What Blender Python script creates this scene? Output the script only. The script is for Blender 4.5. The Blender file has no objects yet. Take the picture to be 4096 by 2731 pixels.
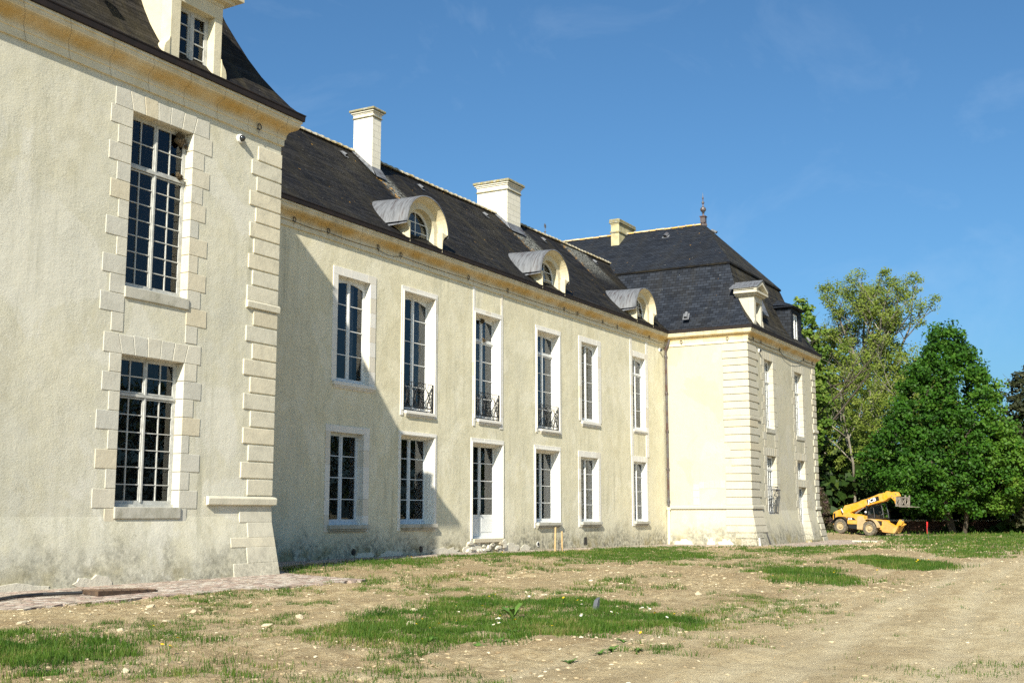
import bpy, math, random
import numpy as np
from mathutils import Vector, Matrix

SC = bpy.context.scene
COL = SC.collection
PI = math.pi
random.seed(7)

# ------------------------------------------------------------------ camera
CAM = (-24.05, -20.85, 1.6)
YAW, PITCH = math.radians(29.43), math.radians(8.354)
cd = bpy.data.cameras.new("camera")
cam = bpy.data.objects.new("camera", cd)
COL.objects.link(cam)
cam.location = CAM
fwd = Vector((math.cos(YAW) * math.cos(PITCH), math.sin(YAW) * math.cos(PITCH), math.sin(PITCH)))
cam.rotation_euler = fwd.to_track_quat('-Z', 'Y').to_euler()
cd.sensor_width = 36.0
cd.lens = 41.33
cd.clip_start = 0.1
cd.clip_end = 6000
cd.dof.use_dof = True
cd.dof.focus_distance = 42.0
cd.dof.aperture_fstop = 9.0
SC.camera = cam

# ------------------------------------------------------------------ light
LIGHT = Vector((3.12, 1.0, -2.07)).normalized()      # the way the sunlight travels
SUN_EL = math.asin(-LIGHT.z)
SUN_AZ = math.atan2(-LIGHT.x, -LIGHT.y)
sd = bpy.data.lights.new("sun", 'SUN')
sd.energy = 5.0
sd.angle = math.radians(0.5)
sd.color = (1.0, 0.935, 0.79)
sun = bpy.data.objects.new("sun", sd)
COL.objects.link(sun)
sun.location = (-60, -40, 60)
sun.rotation_euler = LIGHT.to_track_quat('-Z', 'Y').to_euler()

W = bpy.data.worlds.new("World")
SC.world = W
W.use_nodes = True
wt = W.node_tree
for n in list(wt.nodes):
    wt.nodes.remove(n)
wo = wt.nodes.new('ShaderNodeOutputWorld')
bg = wt.nodes.new('ShaderNodeBackground')
sky = wt.nodes.new('ShaderNodeTexSky')
sky.sky_type = 'NISHITA'
sky.sun_disc = False
sky.sun_elevation = SUN_EL
sky.sun_rotation = SUN_AZ
sky.altitude = 100
sky.air_density = 0.95
sky.dust_density = 2.2
sky.ozone_density = 7.5
bg.inputs['Strength'].default_value = 0.085
# thin high cirrus
tc = wt.nodes.new('ShaderNodeTexCoord')
mp = wt.nodes.new('ShaderNodeMapping')
mp.inputs['Rotation'].default_value = (0.3, 0.5, 0.2)
mp.inputs['Scale'].default_value = (2.0, 4.0, 5.0)
mp.inputs['Location'].default_value = (1.7, 0.4, 2.3)
wt.links.new(tc.outputs['Generated'], mp.inputs['Vector'])
nz = wt.nodes.new('ShaderNodeTexNoise')
nz.inputs['Scale'].default_value = 1.5
nz.inputs['Detail'].default_value = 9
nz.inputs['Roughness'].default_value = 0.62
nz.inputs['Distortion'].default_value = 0.6
wt.links.new(mp.outputs['Vector'], nz.inputs['Vector'])
rp = wt.nodes.new('ShaderNodeValToRGB')
rp.color_ramp.elements[0].position = 0.54
rp.color_ramp.elements[0].color = (0, 0, 0, 1)
rp.color_ramp.elements[1].position = 0.85
rp.color_ramp.elements[1].color = (0.13, 0.13, 0.13, 1)
wt.links.new(nz.outputs['Fac'], rp.inputs['Fac'])
mx = wt.nodes.new('ShaderNodeMix')
mx.data_type = 'RGBA'
wt.links.new(rp.outputs['Color'], mx.inputs['Factor'])
tint = wt.nodes.new('ShaderNodeMix')
tint.data_type = 'RGBA'
tint.blend_type = 'MULTIPLY'
tint.inputs['Factor'].default_value = 1.0
tint.inputs['B'].default_value = (0.77, 0.99, 0.96, 1)
wt.links.new(sky.outputs['Color'], tint.inputs['A'])
wt.links.new(tint.outputs['Result'], mx.inputs['A'])
mx.inputs['B'].default_value = (6.0, 7.0, 8.0, 1)
wt.links.new(mx.outputs['Result'], bg.inputs['Color'])
wt.links.new(bg.outputs['Background'], wo.inputs['Surface'])

SC.view_settings.view_transform = 'Standard'
SC.view_settings.look = 'None'
SC.view_settings.exposure = 0.78
SC.view_settings.gamma = 1.0
SC.render.engine = 'CYCLES'
SC.cycles.max_bounces = 7
SC.cycles.transparent_max_bounces = 12
SC.cycles.use_denoising = False

# ------------------------------------------------------------------ node helper
class NT:
    def __init__(self, name, rough=0.8, spec=0.3):
        self.mat = bpy.data.materials.new(name)
        self.mat.use_nodes = True
        self.t = self.mat.node_tree
        self.b = self.t.nodes['Principled BSDF']
        self.out = self.t.nodes['Material Output']
        self.b.inputs['Roughness'].default_value = rough
        self.b.inputs['Specular IOR Level'].default_value = spec
        self._tc = None

    def put(self, sock, v):
        if hasattr(v, 'is_linked') or isinstance(v, bpy.types.NodeSocket):
            self.t.links.new(v, sock)
        elif isinstance(v, (tuple, list)) and len(v) == 3 and sock.type == 'RGBA':
            sock.default_value = (*v, 1)
        else:
            sock.default_value = v

    def node(self, typ, **kw):
        n = self.t.nodes.new(typ)
        for k, v in kw.items():
            self.put(n.inputs[k], v)
        return n

    def co(self, which='Object'):
        if self._tc is None:
            self._tc = self.t.nodes.new('ShaderNodeTexCoord')
        return self._tc.outputs[which]

    def map(self, scale=(1, 1, 1), loc=(0, 0, 0), rot=(0, 0, 0), which='Object'):
        n = self.node('ShaderNodeMapping', Scale=scale, Location=loc, Rotation=rot)
        self.t.links.new(self.co(which), n.inputs['Vector'])
        return n.outputs['Vector']

    def noise(self, scale=1, detail=4, rough=0.55, vec=None, dist=0.0):
        n = self.node('ShaderNodeTexNoise', Scale=scale, Detail=detail, Roughness=rough, Distortion=dist)
        self.t.links.new(vec if vec is not None else self.co(), n.inputs['Vector'])
        return n.outputs['Fac']

    def voro(self, scale=1, vec=None, feature='F1', out='Distance', rnd=1.0):
        n = self.node('ShaderNodeTexVoronoi', Scale=scale)
        n.feature = feature
        n.inputs['Randomness'].default_value = rnd
        self.t.links.new(vec if vec is not None else self.co(), n.inputs['Vector'])
        return n.outputs[out]

    def ramp(self, fac, stops):
        n = self.t.nodes.new('ShaderNodeValToRGB')
        cr = n.color_ramp
        while len(cr.elements) < len(stops):
            cr.elements.new(0.5)
        for e, (p, c) in zip(cr.elements, stops):
            e.position = p
            e.color = (c, c, c, 1) if isinstance(c, (int, float)) else (*c, 1)
        self.t.links.new(fac, n.inputs['Fac'])
        return n.outputs['Color']

    def mix(self, fac, a, b, blend='MIX'):
        n = self.t.nodes.new('ShaderNodeMix')
        n.data_type = 'RGBA'
        n.blend_type = blend
        self.put(n.inputs['Factor'], fac)
        self.put(n.inputs['A'], a)
        self.put(n.inputs['B'], b)
        return n.outputs['Result']

    def m(self, op, a, b=0.0, c=0.0):
        n = self.t.nodes.new('ShaderNodeMath')
        n.operation = op
        self.put(n.inputs[0], a)
        self.put(n.inputs[1], b)
        if len(n.inputs) > 2:
            self.put(n.inputs[2], c)
        return n.outputs['Value']

    def attr(self, name, out='Fac'):
        n = self.t.nodes.new('ShaderNodeAttribute')
        n.attribute_name = name
        return n.outputs[out]

    def pos(self, axis):
        n = self.t.nodes.new('ShaderNodeSeparateXYZ')
        self.t.links.new(self.co(), n.inputs[0])
        return n.outputs[axis]

    def bump(self, h, strength=0.5, dist=0.02):
        n = self.node('ShaderNodeBump', Strength=strength, Distance=dist)
        self.t.links.new(h, n.inputs['Height'])
        self.t.links.new(n.outputs['Normal'], self.b.inputs['Normal'])

    def color(self, c):
        self.put(self.b.inputs['Base Color'], c)
        return self.mat


def smooth01(T, v, a, b):
    """0 at a, 1 at b"""
    n = T.t.nodes.new('ShaderNodeMapRange')
    n.interpolation_type = 'SMOOTHSTEP'
    T.put(n.inputs['Value'], v)
    n.inputs['From Min'].default_value = a
    n.inputs['From Max'].default_value = b
    n.inputs['To Min'].default_value = 0.0
    n.inputs['To Max'].default_value = 1.0
    return n.outputs['Result']


# ------------------------------------------------------------------ materials
def stucco(name, c1, c2, dirt=(0.30, 0.29, 0.22), grime=0.8, speck=0.5):
    T = NT(name, 0.95, 0.12)
    big = T.noise(0.32, 5, 0.6)
    col = T.mix(T.ramp(big, [(0.35, 0.0), (0.65, 1.0)]), c1, c2)
    mid = T.noise(1.7, 5, 0.65)
    col = T.mix(T.m('MULTIPLY', T.ramp(mid, [(0.42, 0.0), (0.75, 1.0)]), 0.45), col, (0.57, 0.52, 0.34))
    # greenish grey weathering in blotches with vertical runs
    run = T.noise(1.0, 6, 0.7, T.map((1.6, 1.6, 0.35), (3, 1, 7)))
    fine = T.noise(22, 3, 0.7)
    w = T.m('MULTIPLY', T.ramp(run, [(0.47, 0.0), (0.72, 1.0)]), T.ramp(fine, [(0.42, 0.0), (0.62, 1.0)]))
    col = T.mix(T.m('MULTIPLY', w, speck), col, dirt)
    # old repairs: paler and darker patches with firmer edges
    rp_ = T.noise(0.5, 4, 0.55, T.map((1, 1, 0.8), (11, 4, 7)), dist=0.6)
    col = T.mix(T.m('MULTIPLY', T.ramp(rp_, [(0.565, 0.0), (0.60, 1.0)]), 0.5), col, tuple(min(.8, v_ * k_) for v_, k_ in zip(c1, (1.05, 1.07, 1.16))))
    col = T.mix(T.m('MULTIPLY', T.ramp(rp_, [(0.37, 1.0), (0.41, 0.0)]), 0.4), col, tuple(v_ * k_ for v_, k_ in zip(c2, (.86, .83, .74))))
    # dirt lodged in the pits of the texture
    pit = T.noise(26, 3, 0.7, T.map((1, 1, 1.5), (5, 5, 5)))
    pit = T.m('MULTIPLY', T.ramp(pit, [(0.34, 1.0), (0.47, 0.0)]), T.ramp(T.noise(0.7, 5, 0.7, T.map((1, 1, 1), (8, 3, 1))), [(0.38, 0.15), (0.62, 1.0)]))
    col = T.mix(T.m('MULTIPLY', pit, speck), col, (0.30, 0.285, 0.205))
    # rain runs: long thin grey-green streaks
    rn = T.noise(1.0, 5, 0.6, T.map((3.2, 3.2, 0.16), (1, 6, 3)))
    rn = T.m('MULTIPLY', T.ramp(rn, [(0.52, 0.0), (0.70, 1.0)]), T.ramp(T.noise(0.35, 3, 0.5, T.map((1, 1, 1), (6, 6, 6))), [(0.42, 0.0), (0.6, 1.0)]))
    col = T.mix(T.m('MULTIPLY', rn, speck * 0.9), col, (0.36, 0.345, 0.25))
    # rising damp and algae near the foot of the wall, ragged upper edge
    z = T.pos('Z')
    edge = T.m('ADD', z, T.m('MULTIPLY', T.m('SUBTRACT', T.noise(0.9, 5, 0.65), 0.5), 2.4))
    damp = T.m('SUBTRACT', 1.0, smooth01(T, edge, 0.0, 1.4))
    damp = T.m('MULTIPLY', damp, T.ramp(T.noise(5, 6, 0.75), [(0.38, 0.15), (0.62, 1.0)]))
    col = T.mix(T.m('MULTIPLY', damp, grime), col, (0.135, 0.132, 0.105))
    moss = T.m('MULTIPLY', T.m('SUBTRACT', 1.0, smooth01(T, z, 0.1, 0.75)),
               T.ramp(T.noise(1.1, 4, 0.6, T.map((1, 1, 1), (9, 4, 2))), [(0.48, 0.0), (0.63, 1.0)]))
    col = T.mix(T.m('MULTIPLY', moss, 0.5 * grime), col, (0.24, 0.19, 0.05))
    h = T.m('ADD', T.m('MULTIPLY', T.noise(20, 4, 0.6, T.map((1, 1, 1.7)), dist=0.5), 0.8), T.m('MULTIPLY', T.noise(60, 2, 0.6), 0.35))
    # trowelled patches: the texture comes and goes, over slow waves of the wall
    h = T.m('MULTIPLY', h, T.ramp(T.noise(0.9, 4, 0.6, T.map((1, 1, 1), (2, 8, 5))), [(0.35, 0.45), (0.65, 1.0)]))
    h = T.m('ADD', h, T.m('MULTIPLY', T.noise(1.1, 4, 0.6), 2.6))
    T.bump(h, 0.42, 0.026)
    return T.color(col)


def stone(name, c1, c2, stain=(0.33, 0.31, 0.25), st=0.35, joints=False, bump=0.35, grime=0.5):
    T = NT(name, 0.9, 0.15)
    col = T.mix(T.attr('rnd'), c1, c2)
    n = T.noise(2.2, 6, 0.65)
    col = T.mix(T.m('MULTIPLY', T.ramp(n, [(0.45, 0.0), (0.75, 1.0)]), st), col, stain)
    oc = T.ramp(T.attr('rnd'), [(0.78, 0.0), (0.86, 1.0)])
    col = T.mix(T.m('MULTIPLY', oc, 0.35), col, (0.56, 0.45, 0.26))
    h = T.m('ADD', T.noise(9, 5, 0.65), T.m('MULTIPLY', T.noise(40, 3, 0.6), 0.35))
    if joints:
        br = T.node('ShaderNodeTexBrick', Scale=1.0)
        T.t.links.new(T.co('UV'), br.inputs['Vector'])
        br.inputs['Brick Width'].default_value = 0.62
        br.inputs['Row Height'].default_value = 0.30
        br.inputs['Mortar Size'].default_value = 0.008
        br.inputs['Color1'].default_value = (*c1, 1)
        br.inputs['Color2'].default_value = (*c2, 1)
        br.inputs['Mortar'].default_value = (0.33, 0.31, 0.26, 1)
        col = T.mix(0.75, col, br.outputs['Color'])
        h = T.m('SUBTRACT', h, T.m('MULTIPLY', br.outputs['Fac'], 0.8))
    z = T.pos('Z')
    edge = T.m('ADD', z, T.m('MULTIPLY', T.m('SUBTRACT', T.noise(1.6, 5, 0.7), 0.5), 2.0))
    g = T.m('MULTIPLY', T.m('SUBTRACT', 1.0, smooth01(T, edge, 0.0, 1.1)), T.ramp(T.noise(11, 5, 0.8), [(0.42, 0.1), (0.6, 1.0)]))
    col = T.mix(T.m('MULTIPLY', g, grime), col, (0.17, 0.165, 0.13))
    T.bump(h, bump, 0.02)
    return T.color(col)


def plain(name, c, rough=0.6, spec=0.3, metal=0.0, var=0.15, vscale=3.0, c2=None, bump=0.0):
    T = NT(name, rough, spec)
    T.b.inputs['Metallic'].default_value = metal
    c2 = c2 or tuple(x * (1 - 2.2 * var) for x in c)
    n = T.noise(vscale, 5, 0.65)
    col = T.mix(T.ramp(n, [(0.38, 0.0), (0.68, 1.0)]), c, c2)
    if bump:
        T.bump(T.noise(vscale * 6, 4), bump, 0.01)
    return T.color(col)


M = {}
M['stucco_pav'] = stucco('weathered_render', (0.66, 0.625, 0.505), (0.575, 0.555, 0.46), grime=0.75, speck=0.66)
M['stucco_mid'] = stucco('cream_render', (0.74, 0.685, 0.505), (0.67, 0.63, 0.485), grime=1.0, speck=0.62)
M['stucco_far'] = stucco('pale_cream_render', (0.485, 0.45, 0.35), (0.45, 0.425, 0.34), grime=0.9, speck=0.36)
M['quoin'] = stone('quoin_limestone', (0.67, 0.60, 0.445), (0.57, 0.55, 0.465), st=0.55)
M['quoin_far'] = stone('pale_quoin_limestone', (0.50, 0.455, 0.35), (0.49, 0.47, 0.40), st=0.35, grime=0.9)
M['surround'] = stone('white_limestone', (0.74, 0.71, 0.65), (0.69, 0.67, 0.62), st=0.12, bump=0.2, grime=0.3)
M['sill_stone'] = stone('weathered_sill_stone', (0.50, 0.48, 0.41), (0.42, 0.40, 0.34), stain=(0.20, 0.19, 0.13), st=0.8, bump=0.3, grime=0.3)
M['pav_stone'] = stone('grey_white_limestone', (0.53, 0.515, 0.455), (0.645, 0.60, 0.485), st=0.4, bump=0.35, grime=0.3)
M['chimney'] = stone('chimney_limestone', (0.72, 0.68, 0.58), (0.66, 0.62, 0.51), st=0.35, joints=True, bump=0.25, grime=0)
M['chimney_old'] = stone('lichened_chimney_stone', (0.52, 0.46, 0.28), (0.45, 0.40, 0.24), st=0.8, stain=(0.19, 0.17, 0.09), bump=0.3, grime=0)
M['dormer'] = stone('dormer_limestone', (0.60, 0.52, 0.335), (0.62, 0.58, 0.46), stain=(0.36, 0.32, 0.20), st=0.35, grime=0)


def mossy_cap():
    T = NT('lichened_cap_stone', 0.95, 0.1)
    n = T.noise(5, 6, 0.7)
    col = T.ramp(n, [(0.35, (0.40, 0.38, 0.31)), (0.5, (0.21, 0.20, 0.14)), (0.62, (0.36, 0.28, 0.09)), (0.7, (0.42, 0.40, 0.34))])
    T.bump(T.noise(20, 4), 0.4, 0.02)
    return T.color(col)


M['cap'] = mossy_cap()


def cornice_mat():
    T = NT('cornice_limestone', 0.9, 0.15)
    n = T.noise(1.1, 5, 0.6)
    col = T.mix(T.ramp(n, [(0.35, 0.0), (0.65, 1.0)]), (0.68, 0.63, 0.49), (0.62, 0.55, 0.38))
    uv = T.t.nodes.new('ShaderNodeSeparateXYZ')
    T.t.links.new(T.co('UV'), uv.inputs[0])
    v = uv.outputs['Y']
    # ochre algae on the moulding's curve, painted stronger to deepen its shade
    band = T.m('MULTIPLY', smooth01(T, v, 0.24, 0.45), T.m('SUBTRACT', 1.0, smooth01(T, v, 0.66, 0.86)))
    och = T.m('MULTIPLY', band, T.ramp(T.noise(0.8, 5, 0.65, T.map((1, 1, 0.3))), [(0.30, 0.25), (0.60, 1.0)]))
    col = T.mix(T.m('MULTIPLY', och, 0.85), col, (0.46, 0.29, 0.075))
    grey = T.m('MULTIPLY', smooth01(T, v, 0.72, 0.9), T.ramp(T.noise(2.2, 6, 0.7), [(0.42, 0.0), (0.66, 1.0)]))
    col = T.mix(T.m('MULTIPLY', grey, 0.45), col, (0.30, 0.27, 0.2))
    dk = T.ramp(T.noise(0.55, 6, 0.7, T.map((1, 1, 1), (5, 2, 0))), [(0.62, 0.0), (0.74, 1.0)])
    col = T.mix(T.m('MULTIPLY', dk, 0.45), col, (0.16, 0.13, 0.08))
    # joints between the cornice stones
    u = T.m('ADD', uv.outputs['X'], T.m('MULTIPLY', v, 0.35))
    fr = T.m('FRACT', T.m('DIVIDE', u, 1.15))
    j = T.m('LESS_THAN', fr, 0.016)
    col = T.mix(T.m('MULTIPLY', j, 0.6), col, (0.2, 0.16, 0.1))
    T.bump(T.m('SUBTRACT', T.noise(9, 5, 0.65), T.m('MULTIPLY', j, 0.9)), 0.35, 0.02)
    return T.color(col)


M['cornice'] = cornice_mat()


def slate(name, ca, cb, moss=0.4, lichen=True, streaks=(), white=0.0, w=0.26, h=0.15, rows=0.6):
    T = NT(name, 0.85, 0.07)
    br = T.node('ShaderNodeTexBrick', Scale=1.0)
    T.t.links.new(T.co('UV'), br.inputs['Vector'])
    br.inputs['Brick Width'].default_value = w
    br.inputs['Row Height'].default_value = h
    br.inputs['Mortar Size'].default_value = 0.012
    br.inputs['Mortar Smooth'].default_value = 0.2
    br.inputs['Color1'].default_value = (*ca, 1)
    br.inputs['Color2'].default_value = (*cb, 1)
    br.inputs['Mortar'].default_value = (0.008, 0.008, 0.009, 1)
    col = br.outputs['Color']
    rw = T.noise(1.0, 2, 0.5, T.map((0.35, 5.5, 1), which='UV'))
    col = T.mix(T.ramp(rw, [(0.38, rows), (0.5, 0.0)]), col, (0.007, 0.007, 0.008))
    col = T.mix(T.ramp(rw, [(0.55, 0.0), (0.7, rows * .8)]), col, tuple(min(1, c_ * 1.9) for c_ in ca))
    n1 = T.noise(0.55, 6, 0.7)
    col = T.mix(T.m('MULTIPLY', T.ramp(n1, [(0.45, 0.0), (0.7, 1.0)]), moss), col, (0.062, 0.050, 0.027))
    # downward streaks of lichen and rain wash
    st = T.noise(1.4, 5, 0.65, T.map((1.0, 0.09, 1), which='UV'))
    col = T.mix(T.m('MULTIPLY', T.ramp(st, [(0.5, 0.0), (0.72, 1.0)]), moss * 0.8), col, (0.10, 0.082, 0.04))
    if lichen:
        sp = T.noise(7.0, 3, 0.6)
        col = T.mix(T.ramp(sp, [(0.715, 0.0), (0.74, 0.7)]), col, (0.20, 0.20, 0.18))
        sp2 = T.m('MULTIPLY', T.ramp(T.noise(4.0, 3, 0.6, T.map((1, 1, 1), (3, 3, 3))), [(0.70, 0.0), (0.73, 1.0)]), T.ramp(T.noise(0.4, 2), [(0.5, 0), (0.6, 1)]))
        col = T.mix(sp2, col, (0.38, 0.21, 0.04))
    uvx = T.t.nodes.new('ShaderNodeSeparateXYZ')
    T.t.links.new(T.co('UV'), uvx.inputs[0])
    for (u0, u1, v0, v1) in streaks:        # pale lichen grown in the wash below a chimney
        a = T.m('ADD', uvx.outputs['X'], T.m('MULTIPLY', T.m('SUBTRACT', T.noise(2.5, 4), 0.5), 0.7))
        k = T.m('MULTIPLY', smooth01(T, a, u0 - 0.3, u0 + 0.1), T.m('SUBTRACT', 1.0, smooth01(T, a, u1, u1 + 0.9)))
        k = T.m('MULTIPLY', k, smooth01(T, uvx.outputs['Y'], v0, v1))
        pt = T.ramp(T.noise(9, 6, 0.75), [(0.46, 0.0), (0.56, 1.0)])
        col = T.mix(T.m('MULTIPLY', T.m('MULTIPLY', k, pt), 0.85), col, (0.30, 0.30, 0.265))
        po = T.ramp(T.noise(4.5, 4, 0.7, T.map((1, 1, 1), (7, 1, 2))), [(0.56, 0.0), (0.62, 1.0)])
        ko = T.m('MULTIPLY', smooth01(T, a, u0 - 0.5, u0 - 0.1), T.m('SUBTRACT', 1.0, smooth01(T, a, u0 + 0.25, u0 + 0.6)))
        ko = T.m('MULTIPLY', ko, smooth01(T, uvx.outputs['Y'], v0, v1))
        col = T.mix(T.m('MULTIPLY', T.m('MULTIPLY', ko, po), 0.9), col, (0.50, 0.25, 0.035))
    hh = T.m('SUBTRACT', T.m('MULTIPLY', T.noise(6, 3), 0.3), br.outputs['Fac'])
    # every course laps over the one below it
    fr = T.m('FRACT', T.m('DIVIDE', uvx.outputs['Y'], h))
    hh = T.m('SUBTRACT', hh, T.m('MULTIPLY', fr, 0.9))
    T.bump(hh, 0.7, 0.02)
    T.put(T.b.inputs['Roughness'], T.ramp(T.noise(3, 4), [(0.3, 0.62), (0.7, 0.85)]))
    return T.color(col)


M['slate_pav'] = slate('brown_black_slate', (0.030, 0.027, 0.026), (0.013, 0.012, 0.012), moss=0.4)
M['slate_mid'] = slate('mossy_black_slate', (0.024, 0.023, 0.024), (0.010, 0.010, 0.011), moss=0.30,
                       streaks=((16.6, 17.1, 2.2, 4.6), (29.0, 30.6, 2.0, 4.4), (36.5, 39.2, 3.8, 6.6)))
M['slate_far'] = slate('blue_black_slate', (0.031, 0.037, 0.050), (0.013, 0.016, 0.023), moss=0.12, w=0.36, h=0.19, rows=.2)
M['slate_top'] = slate('blue_black_small_slate', (0.024, 0.029, 0.040), (0.013, 0.016, 0.023), moss=0.10, rows=.25)
M['slate_hip'] = slate('grey_brown_slate', (0.046, 0.043, 0.038), (0.022, 0.021, 0.020), moss=0.5)


def ridge_mat(name, c1, c2, c3):
    T = NT(name, 0.9, 0.15)
    n = T.noise(4, 5, 0.7)
    col = T.ramp(n, [(0.36, c1), (0.5, c2), (0.66, c3)])
    col = T.mix(T.attr('rnd'), col, T.mix(0.6, col, (0.55, 0.52, 0.45)))
    T.bump(T.noise(20, 3), 0.4, 0.02)
    return T.color(col)


M['ridge'] = ridge_mat('lichened_ridge_tile', (0.22, 0.19, 0.13), (0.34, 0.24, 0.07), (0.40, 0.36, 0.28))
M['ridge_far'] = ridge_mat('orange_lichen_ridge_tile', (0.42, 0.20, 0.10), (0.60, 0.33, 0.05), (0.62, 0.42, 0.12))
M['mortar'] = plain('white_mortar', (0.40, 0.37, 0.29), 0.95, 0.1)
M['gutter'] = plain('brown_copper', (0.026, 0.019, 0.018), 0.7, 0.2, 0.0, 0.2, 2.5, c2=(0.016, 0.014, 0.014))


def lead_mat():
    T = NT('weathered_lead', 0.6, 0.4)
    n = T.noise(2.2, 6, 0.65, T.map((0.7, 5.5, 0.7)))
    col = T.ramp(n, [(0.33, (0.055, 0.038, 0.038)), (0.45, (0.10, 0.105, 0.115)), (0.6, (0.155, 0.16, 0.175)), (0.75, (0.085, 0.085, 0.09))])
    T.bump(n, 0.2, 0.02)
    return T.color(col)


M['lead'] = lead_mat()
M['paint'] = plain('white_window_paint', (0.70, 0.71, 0.70), 0.5, 0.35, 0, 0.05, 4)
M['paint_old'] = plain('flaking_grey_paint', (0.50, 0.50, 0.47), 0.6, 0.3, 0, 0.14, 6)
M['paint_shaded'] = plain('shaded_window_paint', (0.55, 0.60, 0.64), 0.5, 0.35, 0, 0.06, 4)  # white frames in the pavilion's shadow, with the bluish shade mixed into the colour
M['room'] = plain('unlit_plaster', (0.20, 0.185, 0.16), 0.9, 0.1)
M['curtain'] = plain('blue_grey_cloth', (0.22, 0.245, 0.28), 0.9, 0.1, 0, 0.1)
M['curtain_pale'] = plain('pale_grey_cloth', (0.58, 0.62, 0.62), 0.9, 0.1, 0, 0.08)
M['iron'] = plain('black_wrought_iron', (0.012, 0.012, 0.013), 0.45, 0.45, 0.0, 0.1)
M['iron_grey'] = plain('grey_iron', (0.07, 0.07, 0.075), 0.5, 0.45, 0.3, 0.1)
M['rust'] = plain('rusty_steel', (0.13, 0.085, 0.055), 0.75, 0.3, 0.0, 0.2, 8, c2=(0.07, 0.05, 0.04))
M['copper'] = plain('brown_copper_pipe', (0.10, 0.055, 0.045), 0.45, 0.4, 0.4, 0.15, 1.5, c2=(0.13, 0.14, 0.15))
M['pale_pipe'] = plain('painted_cast_iron', (0.74, 0.68, 0.5), 0.7, 0.3, 0, 0.06)
M['white_plastic'] = plain('white_plastic', (0.75, 0.75, 0.73), 0.4, 0.4, 0, 0.03)
M['black_plastic'] = plain('black_plastic', (0.02, 0.02, 0.021), 0.45, 0.4, 0, 0.1)
M['dome'] = plain('smoked_dome', (0.02, 0.022, 0.025), 0.08, 0.6, 0, 0.02)
M['wood'] = plain('raw_pine', (0.50, 0.35, 0.17), 0.8, 0.2, 0, 0.12, 8)
M['fresh_plaster'] = stone('broken_pale_plaster', (0.66, 0.62, 0.51), (0.58, 0.54, 0.44), st=0.35, bump=0.7, grime=0.1)


def glass_mat():
    T = NT('window_glass', 0.02, 0.5)
    g = T.node('ShaderNodeBsdfGlossy', Roughness=0.015, Color=(0.9, 0.95, 1.0))
    tr = T.node('ShaderNodeBsdfTransparent', Color=(0.80, 0.84, 0.86))
    fz = T.node('ShaderNodeFresnel', IOR=1.5)
    n = T.node('ShaderNodeBump', Strength=0.08, Distance=0.03)
    T.t.links.new(T.noise(1.6, 2), n.inputs['Height'])
    T.t.links.new(n.outputs['Normal'], g.inputs['Normal'])
    ms = T.t.nodes.new('ShaderNodeMixShader')
    T.t.links.new(fz.outputs[0], ms.inputs[0])
    T.t.links.new(tr.outputs[0], ms.inputs[1])
    T.t.links.new(g.outputs[0], ms.inputs[2])
    T.t.links.new(ms.outputs[0], T.out.inputs['Surface'])
    return T.mat


M['glass'] = glass_mat()


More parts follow.
